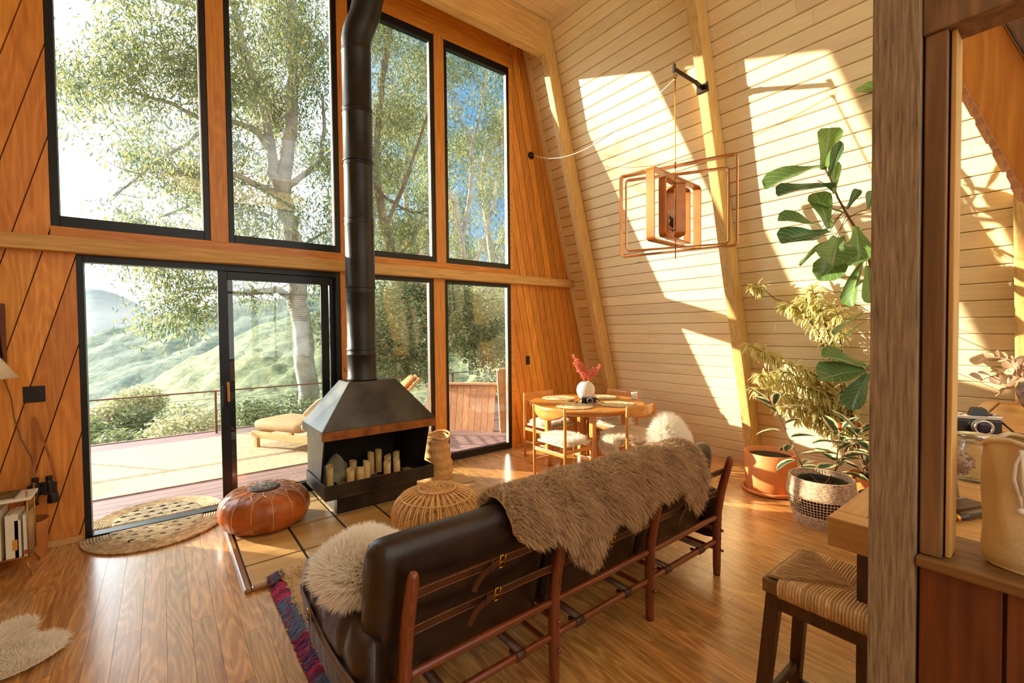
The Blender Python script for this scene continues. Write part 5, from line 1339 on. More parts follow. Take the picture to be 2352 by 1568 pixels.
b = B(); pq = wp+V((.02, 0, 0)); b.lathe([(0, .014), (.125, .014), (.165, .33), (.172, .345), (.165, .345), (.155, .31), (0, .305)], pq, 40); b.build('nursery_pot', M['pot_black'], o, True)
b = B(); b.lathe([(0, .318), (.155, .312)], pq, 30); b.build('soil', M['soil'], o, True)
# rubber plant
def plantleaf(specs, prof, mat, nm, parent, nseg=8, fold=.18, wave=.0, cols=6, curlr=(.2, .9), seed=1, aspect=.45):
    rgn = np.random.default_rng(seed); P = [s[0] for s in specs]; D = [s[1] for s in specs]; U = [s[2] for s in specs]; L = np.array([s[3] for s in specs])
    v, f_, uv = leaves([tuple(p) for p in P], [tuple(d) for d in D], [tuple(u) for u in U], L, L*np.array([s[4] if len(s) > 4 else aspect for s in specs]), prof, nseg, rgn.uniform(*curlr, len(P)), fold, wave, cols, rgn)
    return link_mesh(nm, v, f_, mat, parent, True, uv=uv)
rub = lambda t: max(0.02, math.sin(PI*min(1, .03+t*.97))**.62*(1 if t < .8 else 1))
o = thing('rubber_plant', 'variegated rubber plant with cream-edged leaves growing in the woven basket', 'plant', tuple(wp+V((0, 0, .31))))
stems = [[(1878, 1128), (1845, 1075), (1815, 1015), (1785, 945), (1772, 925)], [(1915, 1120), (1925, 1070), (1945, 1030), (1965, 1010), (1975, 990)], [(1905, 1125), (1918, 1085), (1925, 1030), (1930, 990)], [(1935, 1120), (1975, 1090), (1995, 1060), (2010, 1050)]]
ZR = 4.08; rg = random.Random(12); b = B(); specs = []; reds = []
for si, stp in enumerate(stems):
    Zs = [3.98+.02*i*(1 if si != 1 else -1) for i in range(len(stp))]
    pts = [dep(px, py, Z_) for (px, py), Z_ in zip(stp, Zs)]; pts[0] = V((pq.x-.03+.03*si, pq.y-.02*si, .31))
    sm = [pts[i].lerp(pts[i+1], t/4) for i in range(len(pts)-1) for t in range(4)]+[pts[-1]]
    b.tube(sm, [.0065-.003*i/len(sm) for i in range(len(sm))], 7)
    n_ = {0: 15, 1: 18, 2: 13, 3: 10}[si]
    for k in range(n_):
        t = .28+.72*k/(n_-1); i = min(int(t*(len(sm)-1)), len(sm)-2); p = sm[i].lerp(sm[i+1], t*(len(sm)-1)-i)
        a = k*2.4+si; d = V((math.cos(a), math.sin(a), .15+.75*(t**3)+rg.uniform(-.35, .25))).normalized()
        pet = p+d*rg.uniform(.025, .045); b.tube([p, pet], .002, 5)
        specs.append((pet, d, (0, 0, 1), rg.uniform(.16, .25), rg.uniform(.40, .52)))
    reds.append((sm[-1], V((rg.uniform(-.5, .1), .1, 1)), (1, 0, 0), .085, .35)); reds.append((sm[-1], V((-.6, .2, .6)), (0, 0, 1), .07, .4))
b.build('stems', M['stem'], o, True)
plantleaf(specs, rub, M['rubber_leaf'], 'foliage', o, curlr=(-.1, .7), wave=.015)
q = plantleaf(reds, rub, M['red_leaf'], 'new_leaves', o); q['label'] = 'young red leaves at the stem tips'
# fiddle leaf fig, pot hidden behind the post and table
fp = V((4.32, .93, 0)); o = thing('plant_pot', 'dark pot standing on the floor behind the bar table, holding the tall fig', 'plant pot', tuple(fp)); b = B(); b.lathe([(0, 0), (.13, 0), (.165, .30), (.172, .305), (.165, .31), (.15, .29), (0, .285)], fp, 36); b.build('pot_body', M['pot_black'], o, True); b = B(); b.lathe([(0, .295), (.15, .290)], fp, 24); b.build('soil', M['soil'], o, True)
o = thing('fiddle_leaf_fig', 'tall fiddle leaf fig with large veined leaves rising beside the grey post', 'plant', tuple(fp+V((0, 0, .3))))
b = B(); rg = random.Random(21)
trunk = [fp+V((0, 0, .29)), dep(2045, 1000, 4.05), dep(2040, 800, 3.95), dep(2015, 660, 3.85), dep(1985, 560, 3.75), dep(1950, 500, 3.65), dep(1925, 455, 3.6), dep(1905, 405, 3.55), dep(1893, 385, 3.55)]
tr = [trunk[i].lerp(trunk[i+1], t/5) for i in range(len(trunk)-1) for t in range(5)]+[trunk[-1]]; b.tube(tr, [.014-.009*i/len(tr) for i in range(len(tr))], 8)
br = [dep(2030, 720, 3.85), dep(2060, 500, 3.7), dep(2100, 330, 3.6), dep(2150, 250, 3.55), dep(2195, 310, 3.5)]; b.tube(br, [.009, .008, .007, .005, .004], 7)
b2_ = [dep(2035, 900, 3.98), dep(2010, 860, 3.9), dep(1992, 845, 3.85)]; b.tube(b2_, .006, 6)
ZL = 3.55
fl = [((1895, 383), (1772, 398), .0, 1), ((1912, 428), (1797, 437), .02, 1), ((1890, 390), (1912, 285), .02, .8), ((1903, 405), (1927, 330), -.03, .5), ((1915, 445), (1918, 372), .03, .55), ((1912, 440), (1888, 420), -.04, 1.6),
      ((1885, 525), (1806, 492), .0, 1.3), ((1905, 532), (1803, 560), -.05, 1.0), ((1905, 525), (1880, 440), .05, .9), ((1917, 545), (1838, 598), .03, .7), ((1945, 480), (1975, 430), .03, .5), ((1925, 545), (1915, 597), -.1, 1.6),
      ((1960, 560), (1890, 635), .02, 1.1), ((1965, 520), (1978, 590), -.05, 1.0), ((1985, 600), (1936, 683), .0, .8), ((1990, 610), (1998, 690), .05, .7), ((1990, 590), (1960, 590), -.06, 1.2), ((1993, 480), (2003, 440), 0, 1), ((1940, 490), (1868, 470), .06, .7),
      ((1990, 845), (1905, 810), .0, 1.1), ((1988, 850), (1900, 855), -.05, 1.1), ((1995, 858), (1950, 925), .0, 1.1), ((1985, 720), (1915, 755), .0, .6), ((1992, 640), (1960, 660), .05, 1.0), ((1975, 745), (1942, 770), .1, .6),
      ((2150, 250), (2170, 180), 0, 1), ((2100, 330), (2040, 260), .0, 1), ((2150, 250), (1990, 165), .0, .4), ((2180, 300), (2228, 278), .0, .8), ((2190, 330), (2235, 352), .03, .4), ((2170, 395), (2218, 388), .0, 1.2), ((2190, 310), (2150, 400), .0, 1), ((2060, 500), (2100, 450), 0, 1), ((2060, 520), (2110, 560), 0, 1), ((2035, 640), (2090, 700), 0, 1), ((2040, 760), (2110, 800), 0, 1), ((2045, 880), (2100, 930), 0, 1), ((2180, 300), (2250, 330), .1, 1), ((2050, 980), (2100, 1040), 0, 1)]
specs = []
for (a, e, dz, asp) in fl:
    p0 = dep(a[0], a[1], ZL+dz*.5+(.1 if a[1] > 620 else 0)); p1 = dep(e[0], e[1], ZL-.05+dz*2+(.1 if a[1] > 620 else 0)); d = p1-p0
    k = min(range(len(tr)), key=lambda q: (tr[q]-p0).length); src = tr[k]
    kb = min(br, key=lambda q: (q-p0).length); 
    if (kb-p0).length < (src-p0).length: src = kb
    if (src-p0).length > .01: b.tube([src, src.lerp(p0, .5)+V((0, 0, .01)), p0], .0028, 5)
    up_ = V((rg.uniform(-.3, .3)-.45, rg.uniform(-.5, .2)-.25, 1)) if asp >= .9 else V((rg.uniform(-.3, .3), rg.uniform(-.2, .4), 1))
    if abs(d.normalized().z) > .8: up_ = V((-.8, -.5, .3))
    specs.append((p0, d, up_, d.length*1.08, min(.68, .40*asp+.10)))
b.build('trunk', M['stem'], o, True)
fid = lambda t: (.25+.3*math.sin(PI*min(1, t*1.7)*.5) if t < .3 else (.25+.3*math.sin(PI*.255)+(.60)*math.sin((t-.3)/.7*PI*.62)) if t < .82 else .95*math.sqrt(max(0.0, 1-((t-.80)/.203)**2)))+.03
plantleaf(specs, fid, M['fig_leaf'], 'foliage', o, nseg=14, fold=.22, wave=.035, cols=8, curlr=(-.15, .5), seed=4)
# song-of-india style dracaena in its own pot by the wall
dp = V((4.92, 1.18, 0)); o = thing('plant_pot', 'plain pot by the sloping wall behind the woven basket, holding the striped dracaena', 'plant pot', tuple(dp)); b = B(); b.lathe([(0, 0), (.12, 0), (.15, .28), (.158, .285), (.15, .29), (.135, .27), (0, .265)], dp, 36); b.build('pot_body', M['terracotta'], o, True); b = B(); b.lathe([(0, .275), (.135, .27)], dp, 24); b.build('soil', M['soil'], o, True)
o = thing('striped_dracaena', 'bushy dracaena with narrow yellow-edged leaves in front of the sloping wall', 'plant', tuple(dp+V((0, 0, .28))))
Zd = 4.42; base = dp+V((0, 0, .27)); rg = random.Random(31)
ds = [([(1990, 1000), (1955, 900), (1900, 870), (1850, 850), (1790, 830), (1755, 810), (1725, 795)], .42, 0), ([(1985, 1000), (1940, 800), (1890, 740), (1850, 710), (1820, 702)], .35, .05), ([(1990, 990), (1960, 800), (1935, 720), (1925, 690), (1915, 675)], .3, .15),
      ([(1960, 850), (1900, 745), (1850, 700), (1790, 688), (1760, 668), (1735, 660)], .82, .12), ([(1990, 1010), (1930, 930), (1880, 900), (1830, 885), (1780, 870), (1750, 862)], .3, -.03), ([(1990, 1020), (1930, 960), (1880, 935), (1830, 920), (1790, 905)], .3, .05), ([(1995, 1020), (1950, 940), (1930, 900), (1900, 880)], .3, .1),
      ([(1995, 1020), (1975, 930), (1960, 860), (1945, 800)], .3, .02), ([(1990, 1015), (1925, 950), (1870, 925), (1800, 905), (1745, 895)], .3, .0), ([(1992, 1010), (1900, 900), (1850, 870), (1800, 855)], .35, .04), ([(1992, 1025), (1900, 975), (1850, 945), (1800, 935)], .3, .02), ([(1990, 1030), (1920, 985), (1870, 965), (1840, 958)], .3, .1), ([(1995, 1030), (1960, 990), (1920, 960), (1880, 950)], .3, -.06), ([(1990, 1000), (1970, 780), (1975, 740), (1970, 720)], .5, .05), ([(1960, 860), (1915, 745), (1860, 690)], .5, -.08)]
b = B(); SP = []
for (pth, t0, dz) in ds:
    pts = [dep(px, py, Zd+dz) for px, py in pth]; pts = [base]+pts if pth[0][0] > 1983 else pts
    for q in range(len(pts)):
        mx = XR-SL*pts[q].z-.12
        if pts[q].x > mx: pts[q].x = mx
    sm = [pts[i].lerp(pts[i+1], t/6) for i in range(len(pts)-1) for t in range(6)]+[pts[-1]]; b.tube(sm, [.007-.004*i/len(sm) for i in range(len(sm))], 6)
    n_ = len(sm)
    start = int(n_*(t0 if pth[0][0] <= 1983 else max(t0, .35)))
    for i in range(start, n_):
        d0 = (sm[min(i+1, n_-1)]-sm[max(i-1, 0)]).normalized(); X_, Y_ = frame(d0)
        for k in range(9 if i < n_-2 else 16):
            a = rg.random()*2*PI; out = X_*math.cos(a)+Y_*math.sin(a); tip = i >= n_-2
            d = (out*(1 if not tip else .6)+d0*(.5 if not tip else 1.1)).normalized()
            SP.append((sm[i].lerp(sm[min(i+1, n_-1)], rg.random()), d, V((0, 0, 1))+d0*.3, rg.uniform(.09, .15), rg.uniform(.13, .17)))
b.build('stems', M['stem'], o, True)
nar = lambda t: math.sin(PI*min(1, .12+t*.88))**.8
rgn = np.random.default_rng(3); Lq = np.array([s_[3] for s_ in SP])
v, f_, uv = leaves([tuple(s_[0]) for s_ in SP], [tuple(s_[1]) for s_ in SP], [tuple(s_[2]) for s_ in SP], Lq, Lq*np.array([s_[4] for s_ in SP]), nar, 5, rgn.uniform(.7, 2.0, len(SP)), .2, 0, 2, rgn)
link_mesh('foliage', v, f_, M['drac_leaf'], o, True, uv=uv)

# ================================================================= OUTSIDE
DZ = -.02
b = B(); y = 4.905
while y < 8.9:
    b.box(-9, 7.5, y+.003, y+.137, DZ-.03, DZ); y += .14
struct(b.build('deck', M['deck'])); bpy.data.objects['deck'].name = 'floor_deck'
b = B(); b.box(-9, 7.5, 8.88, 8.93, DZ-.3, DZ+.012); b.box(-9, 7.5, 4.905, 8.88, DZ-.12, DZ-.04); struct(b.build('trim_26', M['deck']))
b = B(); b.box(-3.6, 2.35, 5.93, 8.35, DZ+.001, DZ+.012); o = b.build('outdoor_rug', M['out_rug'], bevel=.004); tag(o, 'large pale sisal rug lying on the sunlit deck', 'rug')
# railing
o = thing('deck_railing', 'thin rust-brown cable railing along the far edge of the deck', 'railing', (0, 8.72, DZ))
b = B(); b.box(-9, 5.5, 8.69, 8.74, .655, .675); b.build('top_rail', M['rail'], o)
for x in (-8.2, -6, -3.8, -1.6, .665, 2.9, 5.1): b = B(); b.box(x-.016, x+.016, 8.70, 8.732, DZ, .655); b.build('post', M['rail'], o)
for k in range(6): b = B(); z = .07+k*.095; b.tube([(-9, 8.716, z), (5.5, 8.716, z)], .0035, 5); b.build('cable', M['cable'], o)
# daybed
db = V((.98, 7.25, DZ)); da = math.radians(-63)
o = thing('daybed', 'wooden sun lounger with tan mattress and raised back on the deck', 'sun lounger', tuple(db), da)
ex = V((math.cos(da), math.sin(da), 0)); ey = V((-math.sin(da), math.cos(da), 0)); ez = V((0, 0, 1))
def dl_(x, y, z): return db+ex*x+ey*y+ez*z
b = B()
for yy in (0, .62): b.obox(dl_(.95, yy, .20), ex, ey, ez, .95, .02, .045)
for xx in (0.02, 1.1, 1.88): b.obox(dl_(xx, .31, .20), ex, ey, ez, .02, .29, .035)
b.build('bed_frame', M['pine'], o, bevel=.005)
for xx, yy in ((.05, .03), (.05, .59), (1.12, .03), (1.12, .59), (1.85, .03), (1.85, .59)): b = B(); b.obox(dl_(xx, yy, .078), ex, ey, ez, .03, .025, .077); b.build('leg', M['pine'], o, bevel=.004)
b = B(); cushion(b, dl_(.46, .31, .33), ex, ey, ez, .49, .32, .085, 10, 8, 3.5); b.build('mattress', M['canvas'], o, True)
bd = (ex*.80+ez*.58).normalized(); bn_ = bd.cross(ey)*-1
b = B(); cushion(b, dl_(1.27, .31, .56), bd, ey, bn_, .42, .32, .08, 10, 8, 3.5); b.build('raised_back', M['canvas'], o, True)
b = B(); b.obox(dl_(1.30, .31, .44), bd, ey, bn_, .42, .28, .015); b.build('back_frame', M['pine'], o)
b = B()
for sg in (0.04, .58): b.bar(dl_(1.65, sg, .22), dl_(1.5, sg, .56), .025, .03)
b.build('back_prop', M['pine'], o)
pw = dl_(1.08, .34, .62); po2 = thing('pillow', 'cream pillow leaning on the raised back of the sun lounger', 'pillow', tuple(pw)); b = B(); cushion(b, pw, bd, ey, bn_, .25, .30, .085, 12, 4, 1.6); b.build('pillow_body', M['cream_pillow'], po2, True)
# orange sling chair behind the fireplace
oc = V((2.72, 6.75, DZ)); o = thing('sling_chair', 'wooden deck chair with an orange back cushion, seen behind the fireplace hood', 'deck chair', tuple(oc), math.radians(-20))
ca, sa = math.cos(math.radians(-20)), math.sin(math.radians(-20)); cx_, cy_ = V((ca, sa, 0)), V((-sa, ca, 0))
def oc_(x, y, z): return oc+cx_*x+cy_*y+ez*z
b = B()
for s_ in (-.3, .3): b.bar(oc_(-.35, s_, .02), oc_(.52, s_, .90), .035, .04); b.bar(oc_(.45, s_, .0), oc_(-.5, s_, .42), .035, .04)
b.bar(oc_(.50, -.3, .88), oc_(.50, .3, .88), .03, .03); b.bar(oc_(-.48, -.3, .41), oc_(-.48, .3, .41), .03, .03); b.bar(oc_(.40, -.3, .04), oc_(.40, .3, .04), .03, .03)
b.build('chair_frame', M['pine'], o, bevel=.004)
b = B()
for k in range(12): t = .30+k*.05; b.bar(oc_(-.35+.87*t, -.28, .02+.88*t+.03), oc_(-.35+.87*t, .28, .02+.88*t+.03), .03, .010)
b.build('back_slats', M['canvas_orange'], o)
b = B(); cushion(b, oc_(.24, 0, .70), V((cx_*.70+ez*.71)), cy_, V((cx_*-.71+ez*.70)), .30, .27, .05, 10, 6, 3); b.build('back_cushion', M['canvas_orange'], o, True)
# leaning board wall / bench around the right end of the deck
def plank_wall(nm, lab, p0, p1, h0, h1, lean, w=.11):
    o = thing(nm, lab, 'bench', (p0[0], p0[1], DZ)); p0, p1 = V((*p0, DZ)), V((*p1, DZ)); L_ = (p1-p0).length; d = (p1-p0)/L_; nn = V((-d.y, d.x, 0)); n_ = int(L_/w); b = B()
    for k in range(n_):
        a = p0+d*(k*w+.003); c = p0+d*((k+1)*w-.003); hh = h0+(h1-h0)*k/n_; lv = nn*lean*hh+ez*hh
        b.hexa([a, c, c+nn*.025, a+nn*.025, a+lv, c+lv, c+lv+nn*.025, a+lv+nn*.025])
    b.build('boards', M['bench'], o); b = B(); b.bar(p0+nn*(lean*h0)+ez*(h0+.015), p1+nn*(lean*h1)+ez*(h1+.015), .14, .03); b.build('cap_rail', M['bench'], o, bevel=.004); return o
plank_wall('deck_bench', 'deck bench of upright leaning boards beyond the tall right windows', (3.42, 6.80), (4.20, 5.75), .72, .74, .22)
plank_wall('deck_bench', 'taller board bench end beside the house wall, right of the leaning boards', (4.20, 5.72), (6.2, 5.35), .98, 1.0, .10)

# off to the left: a low tree that dapples the light over the deck and door
# terrain: hillside falling away from the deck, ridges and a far mountain
def ter(nm, fn, nu, nv, mat, lab=None, cat=None):
    b = B(); b.grid(fn, nu, nv); b.f = [f_[::-1] for f_ in b.f]; o = b.build(nm, mat, None, True); o['kind'] = 'structure'; return o
def hill_mat(name, c1, c2, c3, sc):
    t = NT(name); co = t.coord((1, 1, 1)); n = t.noise(co, sc, 6, .65); n2 = t.noise(co, sc*.12, 3)
    col = t.mix(n2, t.ramp(n, [(.35, srgb(c1)), (.62, srgb(c2))]), srgb(c3)); t.bsdf(col, .95, 0, t.bump(n, .35, .4/sc)); return t.m
def cone(px0, px1, py_fn, dist_fn, nu, nv, bumpf):   # ridge laid out by bearing: near foot to crest
    pass
def bearing(px): d = ray(px, 760); return math.atan2(d[0], d[1])
def elev(px, py): d = ray(px, py); return d[2]/math.hypot(d[0], d[1])
def ridge(name, samples, dcrest, dfoot, zfoot, mat, amp, freq, nu=160, nv=50, back=True):
    A = [bearing(s[0]) for s in samples]; E_ = [elev(*s) for s in samples]
    A = [A[0]-.9]+A+[A[-1]+.9]; E_ = [E_[0]*.8]+E_+[E_[-1]]
    def fn(u, v):
        a = A[0]+(A[-1]-A[0])*u; e = float(np.interp(a, A, E_)); t = v
        D = dfoot+(dcrest-dfoot)*min(1, t/.85) if t <= .85 else dcrest*(1+(t-.85)*1.2)
        zc = 1.6+e*dcrest; q = min(1, t/.85)
        z = zfoot+(zc-zfoot)*(q**.9) if t <= .85 else zc-(t-.85)*dcrest*.5
        x, y = D*math.sin(a), D*math.cos(a)
        nz = mnoise.noise(V((x*freq, y*freq, 0)))+.5*mnoise.noise(V((x*freq*2.7, y*freq*2.7, 3)))+.35*mnoise.noise(V((x*freq*6, y*freq*6, 5)))
        big = mnoise.noise(V((x*freq*.13, y*freq*.13, 9)))*amp*4*q*(1-q)*3
        return (x, y, z+nz*amp+big)
    return ter(name, fn, nu, nv, mat)
m1 = hill_mat('hazed_mountain_scrub', '#35545a', '#436066', '#3b5a60', .01)  # scrub tinted blue: distance haze put into the colour
m2 = hill_mat('ridge_scrub', '#274840', '#8d9474', '#365850', .30)
m3 = hill_mat('near_slope_scrub', '#34503a', '#a39e70', '#50664a', 1.1)
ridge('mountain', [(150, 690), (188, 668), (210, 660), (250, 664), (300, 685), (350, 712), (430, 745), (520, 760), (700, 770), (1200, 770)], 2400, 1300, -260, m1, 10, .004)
ridge('hill_ridge', [(150, 800), (195, 778), (260, 755), (330, 733), (400, 716), (480, 700), (560, 688), (700, 676), (800, 672), (1200, 640)], 420, 130, -75, m2, 3.2, .05, 240, 90)
ridge('hill_slope', [(150, 1010), (195, 975), (260, 930), (330, 880), (420, 830), (500, 795), (600, 745), (700, 720), (800, 700), (1200, 600)], 130, 26, -16, m3, 1.3, .22, 260, 90)
def gfn(u, v):
    x = -40+90*u; y = 9.2+60*v; return (x, y, -1.9-(y-9.2)*.34+.35*mnoise.noise(V((x*.4, y*.4, 0)))+max(0, (x-3)*.10))
ter('hill_foot', gfn, 90, 60, m3)

def cloud(name, lab, cat, clusters, mat, per, size, group=None, aspect=.35, droop=.6, seed=1, branch=None):
    """a shrub or crown: clusters = (centre, radius)"""
    t = thing(name, lab, cat, tuple(clusters[0][0]), 0, group); rg = np.random.default_rng(seed); P = []
    for c, r in clusters:
        n_ = int(per*(r/.5)**2); d = rg.normal(0, 1, (n_, 3)); d /= np.linalg.norm(d, axis=1)[:, None]; P.append(np.array(c)+d*(r*(.45+.6*rg.random((n_, 1))**.6))*np.array([1, 1, .8]))
    P = np.concatenate(P); A, F_ = quad_leaves(P, rg, size, aspect, droop); link_mesh('foliage', A, F_, mat, t, True); return t
# shrubs beyond the rail
rg = random.Random(41)
def shrub(px, py, Y, r, n_, mat, lab, size=.07, seed=0, zs=.8, per=900):
    c = ony(px, py, Y); cl_ = [(c+V((rg.gauss(0, r*.45), rg.gauss(0, r*.35), rg.gauss(0, r*.35*zs))), r*rg.uniform(.35, .6)) for _ in range(n_)]
    return cloud('shrub', lab, 'shrub', cl_, M[mat], per, size, 'shrubs beyond the deck', .45, .2, seed)
shrub(450, 985, 11.5, .78, 14, 'bush_pale', 'pale leafy shrub just beyond the rail post', .085, 1, per=520)
shrub(350, 1010, 14, 1.0, 12, 'bush_leaf', 'olive shrub left of the palest one beyond the railing', .10, 2, per=420)
shrub(300, 950, 19, 1.15, 12, 'bush_pale', 'round pale shrub farther down the slope behind the railing', .13, 3, per=420)
shrub(225, 1020, 17, 1.1, 12, 'bush_leaf', 'dark shrub at the lower left of the open door view', .12, 4, per=420)
shrub(600, 975, 12, .85, 12, 'bush_leaf', 'shrub behind the foot of the sun lounger', .09, 5, per=460)
shrub(745, 975, 11.5, .85, 12, 'bush_leaf', 'shrub at the foot of the big gum tree', .09, 6, per=460)
shrub(900, 790, 10.2, 1.25, 20, 'bush_leaf', 'tall glossy shrub seen just right of the stove pipe', .085, 7, 1.6, per=520)
shrub(980, 720, 10.6, 1.2, 18, 'bush_leaf', 'dense shrub filling the third lower window', .085, 8, 1.7, per=520)
shrub(1070, 790, 9.6, 1.1, 16, 'bush_leaf', 'dense shrub above the board bench in the right lower window', .08, 9, 1.5, per=520)
shrub(1150, 700, 10.0, 1.2, 16, 'bush_pale', 'paler shrub at the right edge of the right lower window', .08, 10, 1.6, per=520)
shrub(1190, 830, 9.0, 1.0, 12, 'bush_leaf', 'low shrub behind the taller bench end', .08, 11, 1.3, per=520)

rgx = random.Random(77)
cloud('side_tree', 'small leafy tree beyond the left end of the deck, outside the frame', 'tree', [(V((-4.5+rgx.gauss(0, .55), 10.0+rgx.gauss(0, .5), 2.7+rgx.gauss(0, .75))), rgx.uniform(.25, .5)) for _ in range(26)], M['euc_leaf2'], 330, .16, None, .3, .6, 9)
# gum trees, skeleton then sprays of hanging leaves
def tree(name, lab, Y, limbs, crowns, mats, per, size, seed, bark='bark', group='gum trees outside the window wall'):
    root = ony(*limbs[0][0][0][:2], Y); t = thing(name, lab, 'tree', tuple(root), 0, group); b = B(); rg = random.Random(seed)
    for pts, r0, r1 in limbs:
        P_ = [ony(p[0], p[1], Y+(p[2] if len(p) > 2 else 0)) for p in pts]
        sm = []
        for i in range(len(P_)-1):
            for q in range(5): sm.append(P_[i].lerp(P_[i+1], q/5)+V((rg.gauss(0, r0*.10), rg.gauss(0, r0*.10), 0)))
        sm.append(P_[-1]); m_ = len(sm); b.tube(sm, [r0+(r1-r0)*i/(m_-1) for i in range(m_)], 9)
        # twigs
        for i in range(5, m_, 2):
            if r0 < .20 or i > m_*.5:
                d = V((rg.gauss(0, 1), rg.gauss(0, .6), rg.gauss(.2, .7))).normalized(); b.tube([sm[i], sm[i]+d*.35, sm[i]+d*.75+V((0, 0, .12))], [.018, .012, .006], 5)
    b.build('trunk', M[bark], t, True)
    rn = np.random.default_rng(seed); Pn = []
    for (px, py, r, dy) in crowns:
        c = np.array(ony(px, py, Y+dy)); rr = r
        k = max(4, int(9*(rr/.6)**2)); tw = c+rn.normal(0, 1, (k, 3))*rr*np.array([.55, .55, .5])
        for q in tw:
            n_ = int(per*rn.uniform(.5, 1.3)); Pn.append(q+rn.normal(0, 1, (n_, 3))*np.array([.24, .24, .24])+np.array([0, 0, -.10])*rn.random((n_, 1)))
    Pn = np.concatenate(Pn); n1 = int(len(Pn)*.6); rn.shuffle(Pn)
    A, F_ = quad_leaves(Pn, rn, size, .22, 1.1); link_mesh('foliage', A, F_, mats, t, True, midx=(np.arange(len(F_)) % 5 > 2).astype(np.int32))
    return t
mt2 = [M['euc_leaf'], M['euc_leaf2']]
rg = random.Random(51); cr = []
def inside(px, py): # canopy outline of the big tree, in the plane of its crown
    if px < 480:
        left = np.interp(py, [-400, 0, 90, 150, 200, 300, 400, 480, 560, 640], [60, 150, 380, 130, 150, 250, 330, 230, 240, 330]); 
        if px < left+15: return False
        if 60 < py < 120 and px < 400: return False
        if 330 < py < 400 and px < 330: return False
        return py < 620
    return py < (640 if px < 1000 else 600)
tries = 0
while len(cr) < 175 and tries < 4000:
    tries += 1; px, py = rg.uniform(130, 1000), rg.uniform(-330, 590)
    if inside(px, py) and not (700 < px < 760 and 560 < py): cr.append((px, py, rg.uniform(.35, .7), rg.uniform(-2.2, 3)))
cr += [(340, 640, .35, -.5), (390, 660, .45, -.5), (430, 690, .45, -.4), (385, 710, .35, -.5), (455, 650, .5, -.3), (480, 690, .4, -.2), (560, 650, .4, 0), (600, 690, .3, 0), (360, 740, .16, -.5), (420, 735, .22, -.4), (760, 680, .4, 0), (740, 640, .4, 0)]
limbs = [([(712, 1010), (708, 900), (700, 800), (690, 720), (682, 650), (672, 560), (655, 490), (650, 455)], .29, .20),
         ([(650, 455), (655, 380), (668, 290), (675, 180), (668, 60), (662, -120), (650, -300)], .20, .12), ([(650, 455), (628, 400), (622, 330), (600, 240), (570, 140), (540, 30), (500, -120)], .16, .07),
         ([(668, 520), (640, 445), (590, 425), (540, 400), (490, 395), (420, 400)], .12, .04), ([(622, 350), (590, 300), (540, 280), (480, 285), (400, 240), (300, 210)], .10, .03), ([(600, 240), (560, 130), (500, 50), (440, 10), (370, -5), (300, -15)], .11, .05),
         ([(660, 430), (700, 400), (735, 370), (745, 300), (740, 220)], .09, .04), ([(690, 700), (640, 665), (590, 670), (545, 675), (480, 660), (420, 665)], .11, .03), ([(672, 200), (720, 140), (770, 60), (800, -60)], .09, .04), ([(480, 285), (430, 330), (360, 370), (300, 420), (260, 450)], .05, .02),
         ([(540, 400), (480, 440), (420, 480), (360, 500)], .05, .02), ([(668, 540), (700, 560), (750, 530)], .06, .03)]
tree('gum_tree', 'big pale-barked gum tree behind the second window, its canopy spreading left', 13.5, limbs, cr, mt2, 115, .13, 3)
cr2 = [(rg.uniform(860, 1000), rg.uniform(-60, 600), rg.uniform(.3, .6), rg.uniform(-1, 2)) for _ in range(48)]+[(rg.uniform(780, 900), rg.uniform(-200, 300), .5, 1) for _ in range(14)]
tree('gum_tree', 'second gum tree with a leaning dark trunk, seen right of the stove pipe', 13.0, [([(938, 860), (930, 700), (905, 600), (885, 520), (868, 440), (862, 380), (870, 250), (890, 100), (900, -60)], .16, .07), ([(885, 520), (930, 420), (960, 330), (990, 240), (1000, 120)], .07, .03), ([(868, 440), (910, 470), (950, 490), (1000, 480)], .05, .02), ([(905, 600), (940, 560), (970, 500)], .05, .02)], cr2, mt2, 85, .12, 5, 'bark_dk')
cr3 = [(rg.uniform(1010, 1185), rg.uniform(80, 420), rg.uniform(.25, .5), rg.uniform(-1, 2)) for _ in range(42)]+[(rg.uniform(1010, 1190), rg.uniform(420, 620), .28, 1) for _ in range(16)]
tree('gum_tree', 'slender many-branched gum tree in the rightmost high window', 12.5, [([(1080, 860), (1078, 700), (1062, 560), (1045, 470), (1030, 440)], .10, .05), ([(1062, 560), (1080, 440), (1085, 330), (1110, 230), (1120, 130), (1135, 20)], .08, .03), ([(1078, 640), (1110, 560), (1130, 480), (1150, 380), (1150, 280)], .06, .02), ([(1085, 330), (1050, 260), (1030, 180)], .04, .02), ([(1078, 700), (1135, 640), (1165, 560), (1180, 500)], .05, .02)], cr3, mt2, 60, .14, 6, 'bark')
# more distant trees filling in behind the right-hand windows
for i, (px, lab) in enumerate(((940, 'distant gum tree behind the third high window'), (1120, 'distant gum tree behind the rightmost high window'))):
    crx = [(px+rg.uniform(-110, 110), rg.uniform(260, 700), rg.uniform(.6, 1.1), rg.uniform(-2, 2)) for _ in range(34)]
    tree('gum_tree', lab, 24, [([(px, 820), (px+10, 600), (px-15, 420), (px, 300)], .25, .08), ([(px+10, 600), (px+60, 480), (px+80, 380)], .10, .04), ([(px-15, 420), (px-60, 340)], .08, .03)], crx, mt2, 30, .25, 20+i)

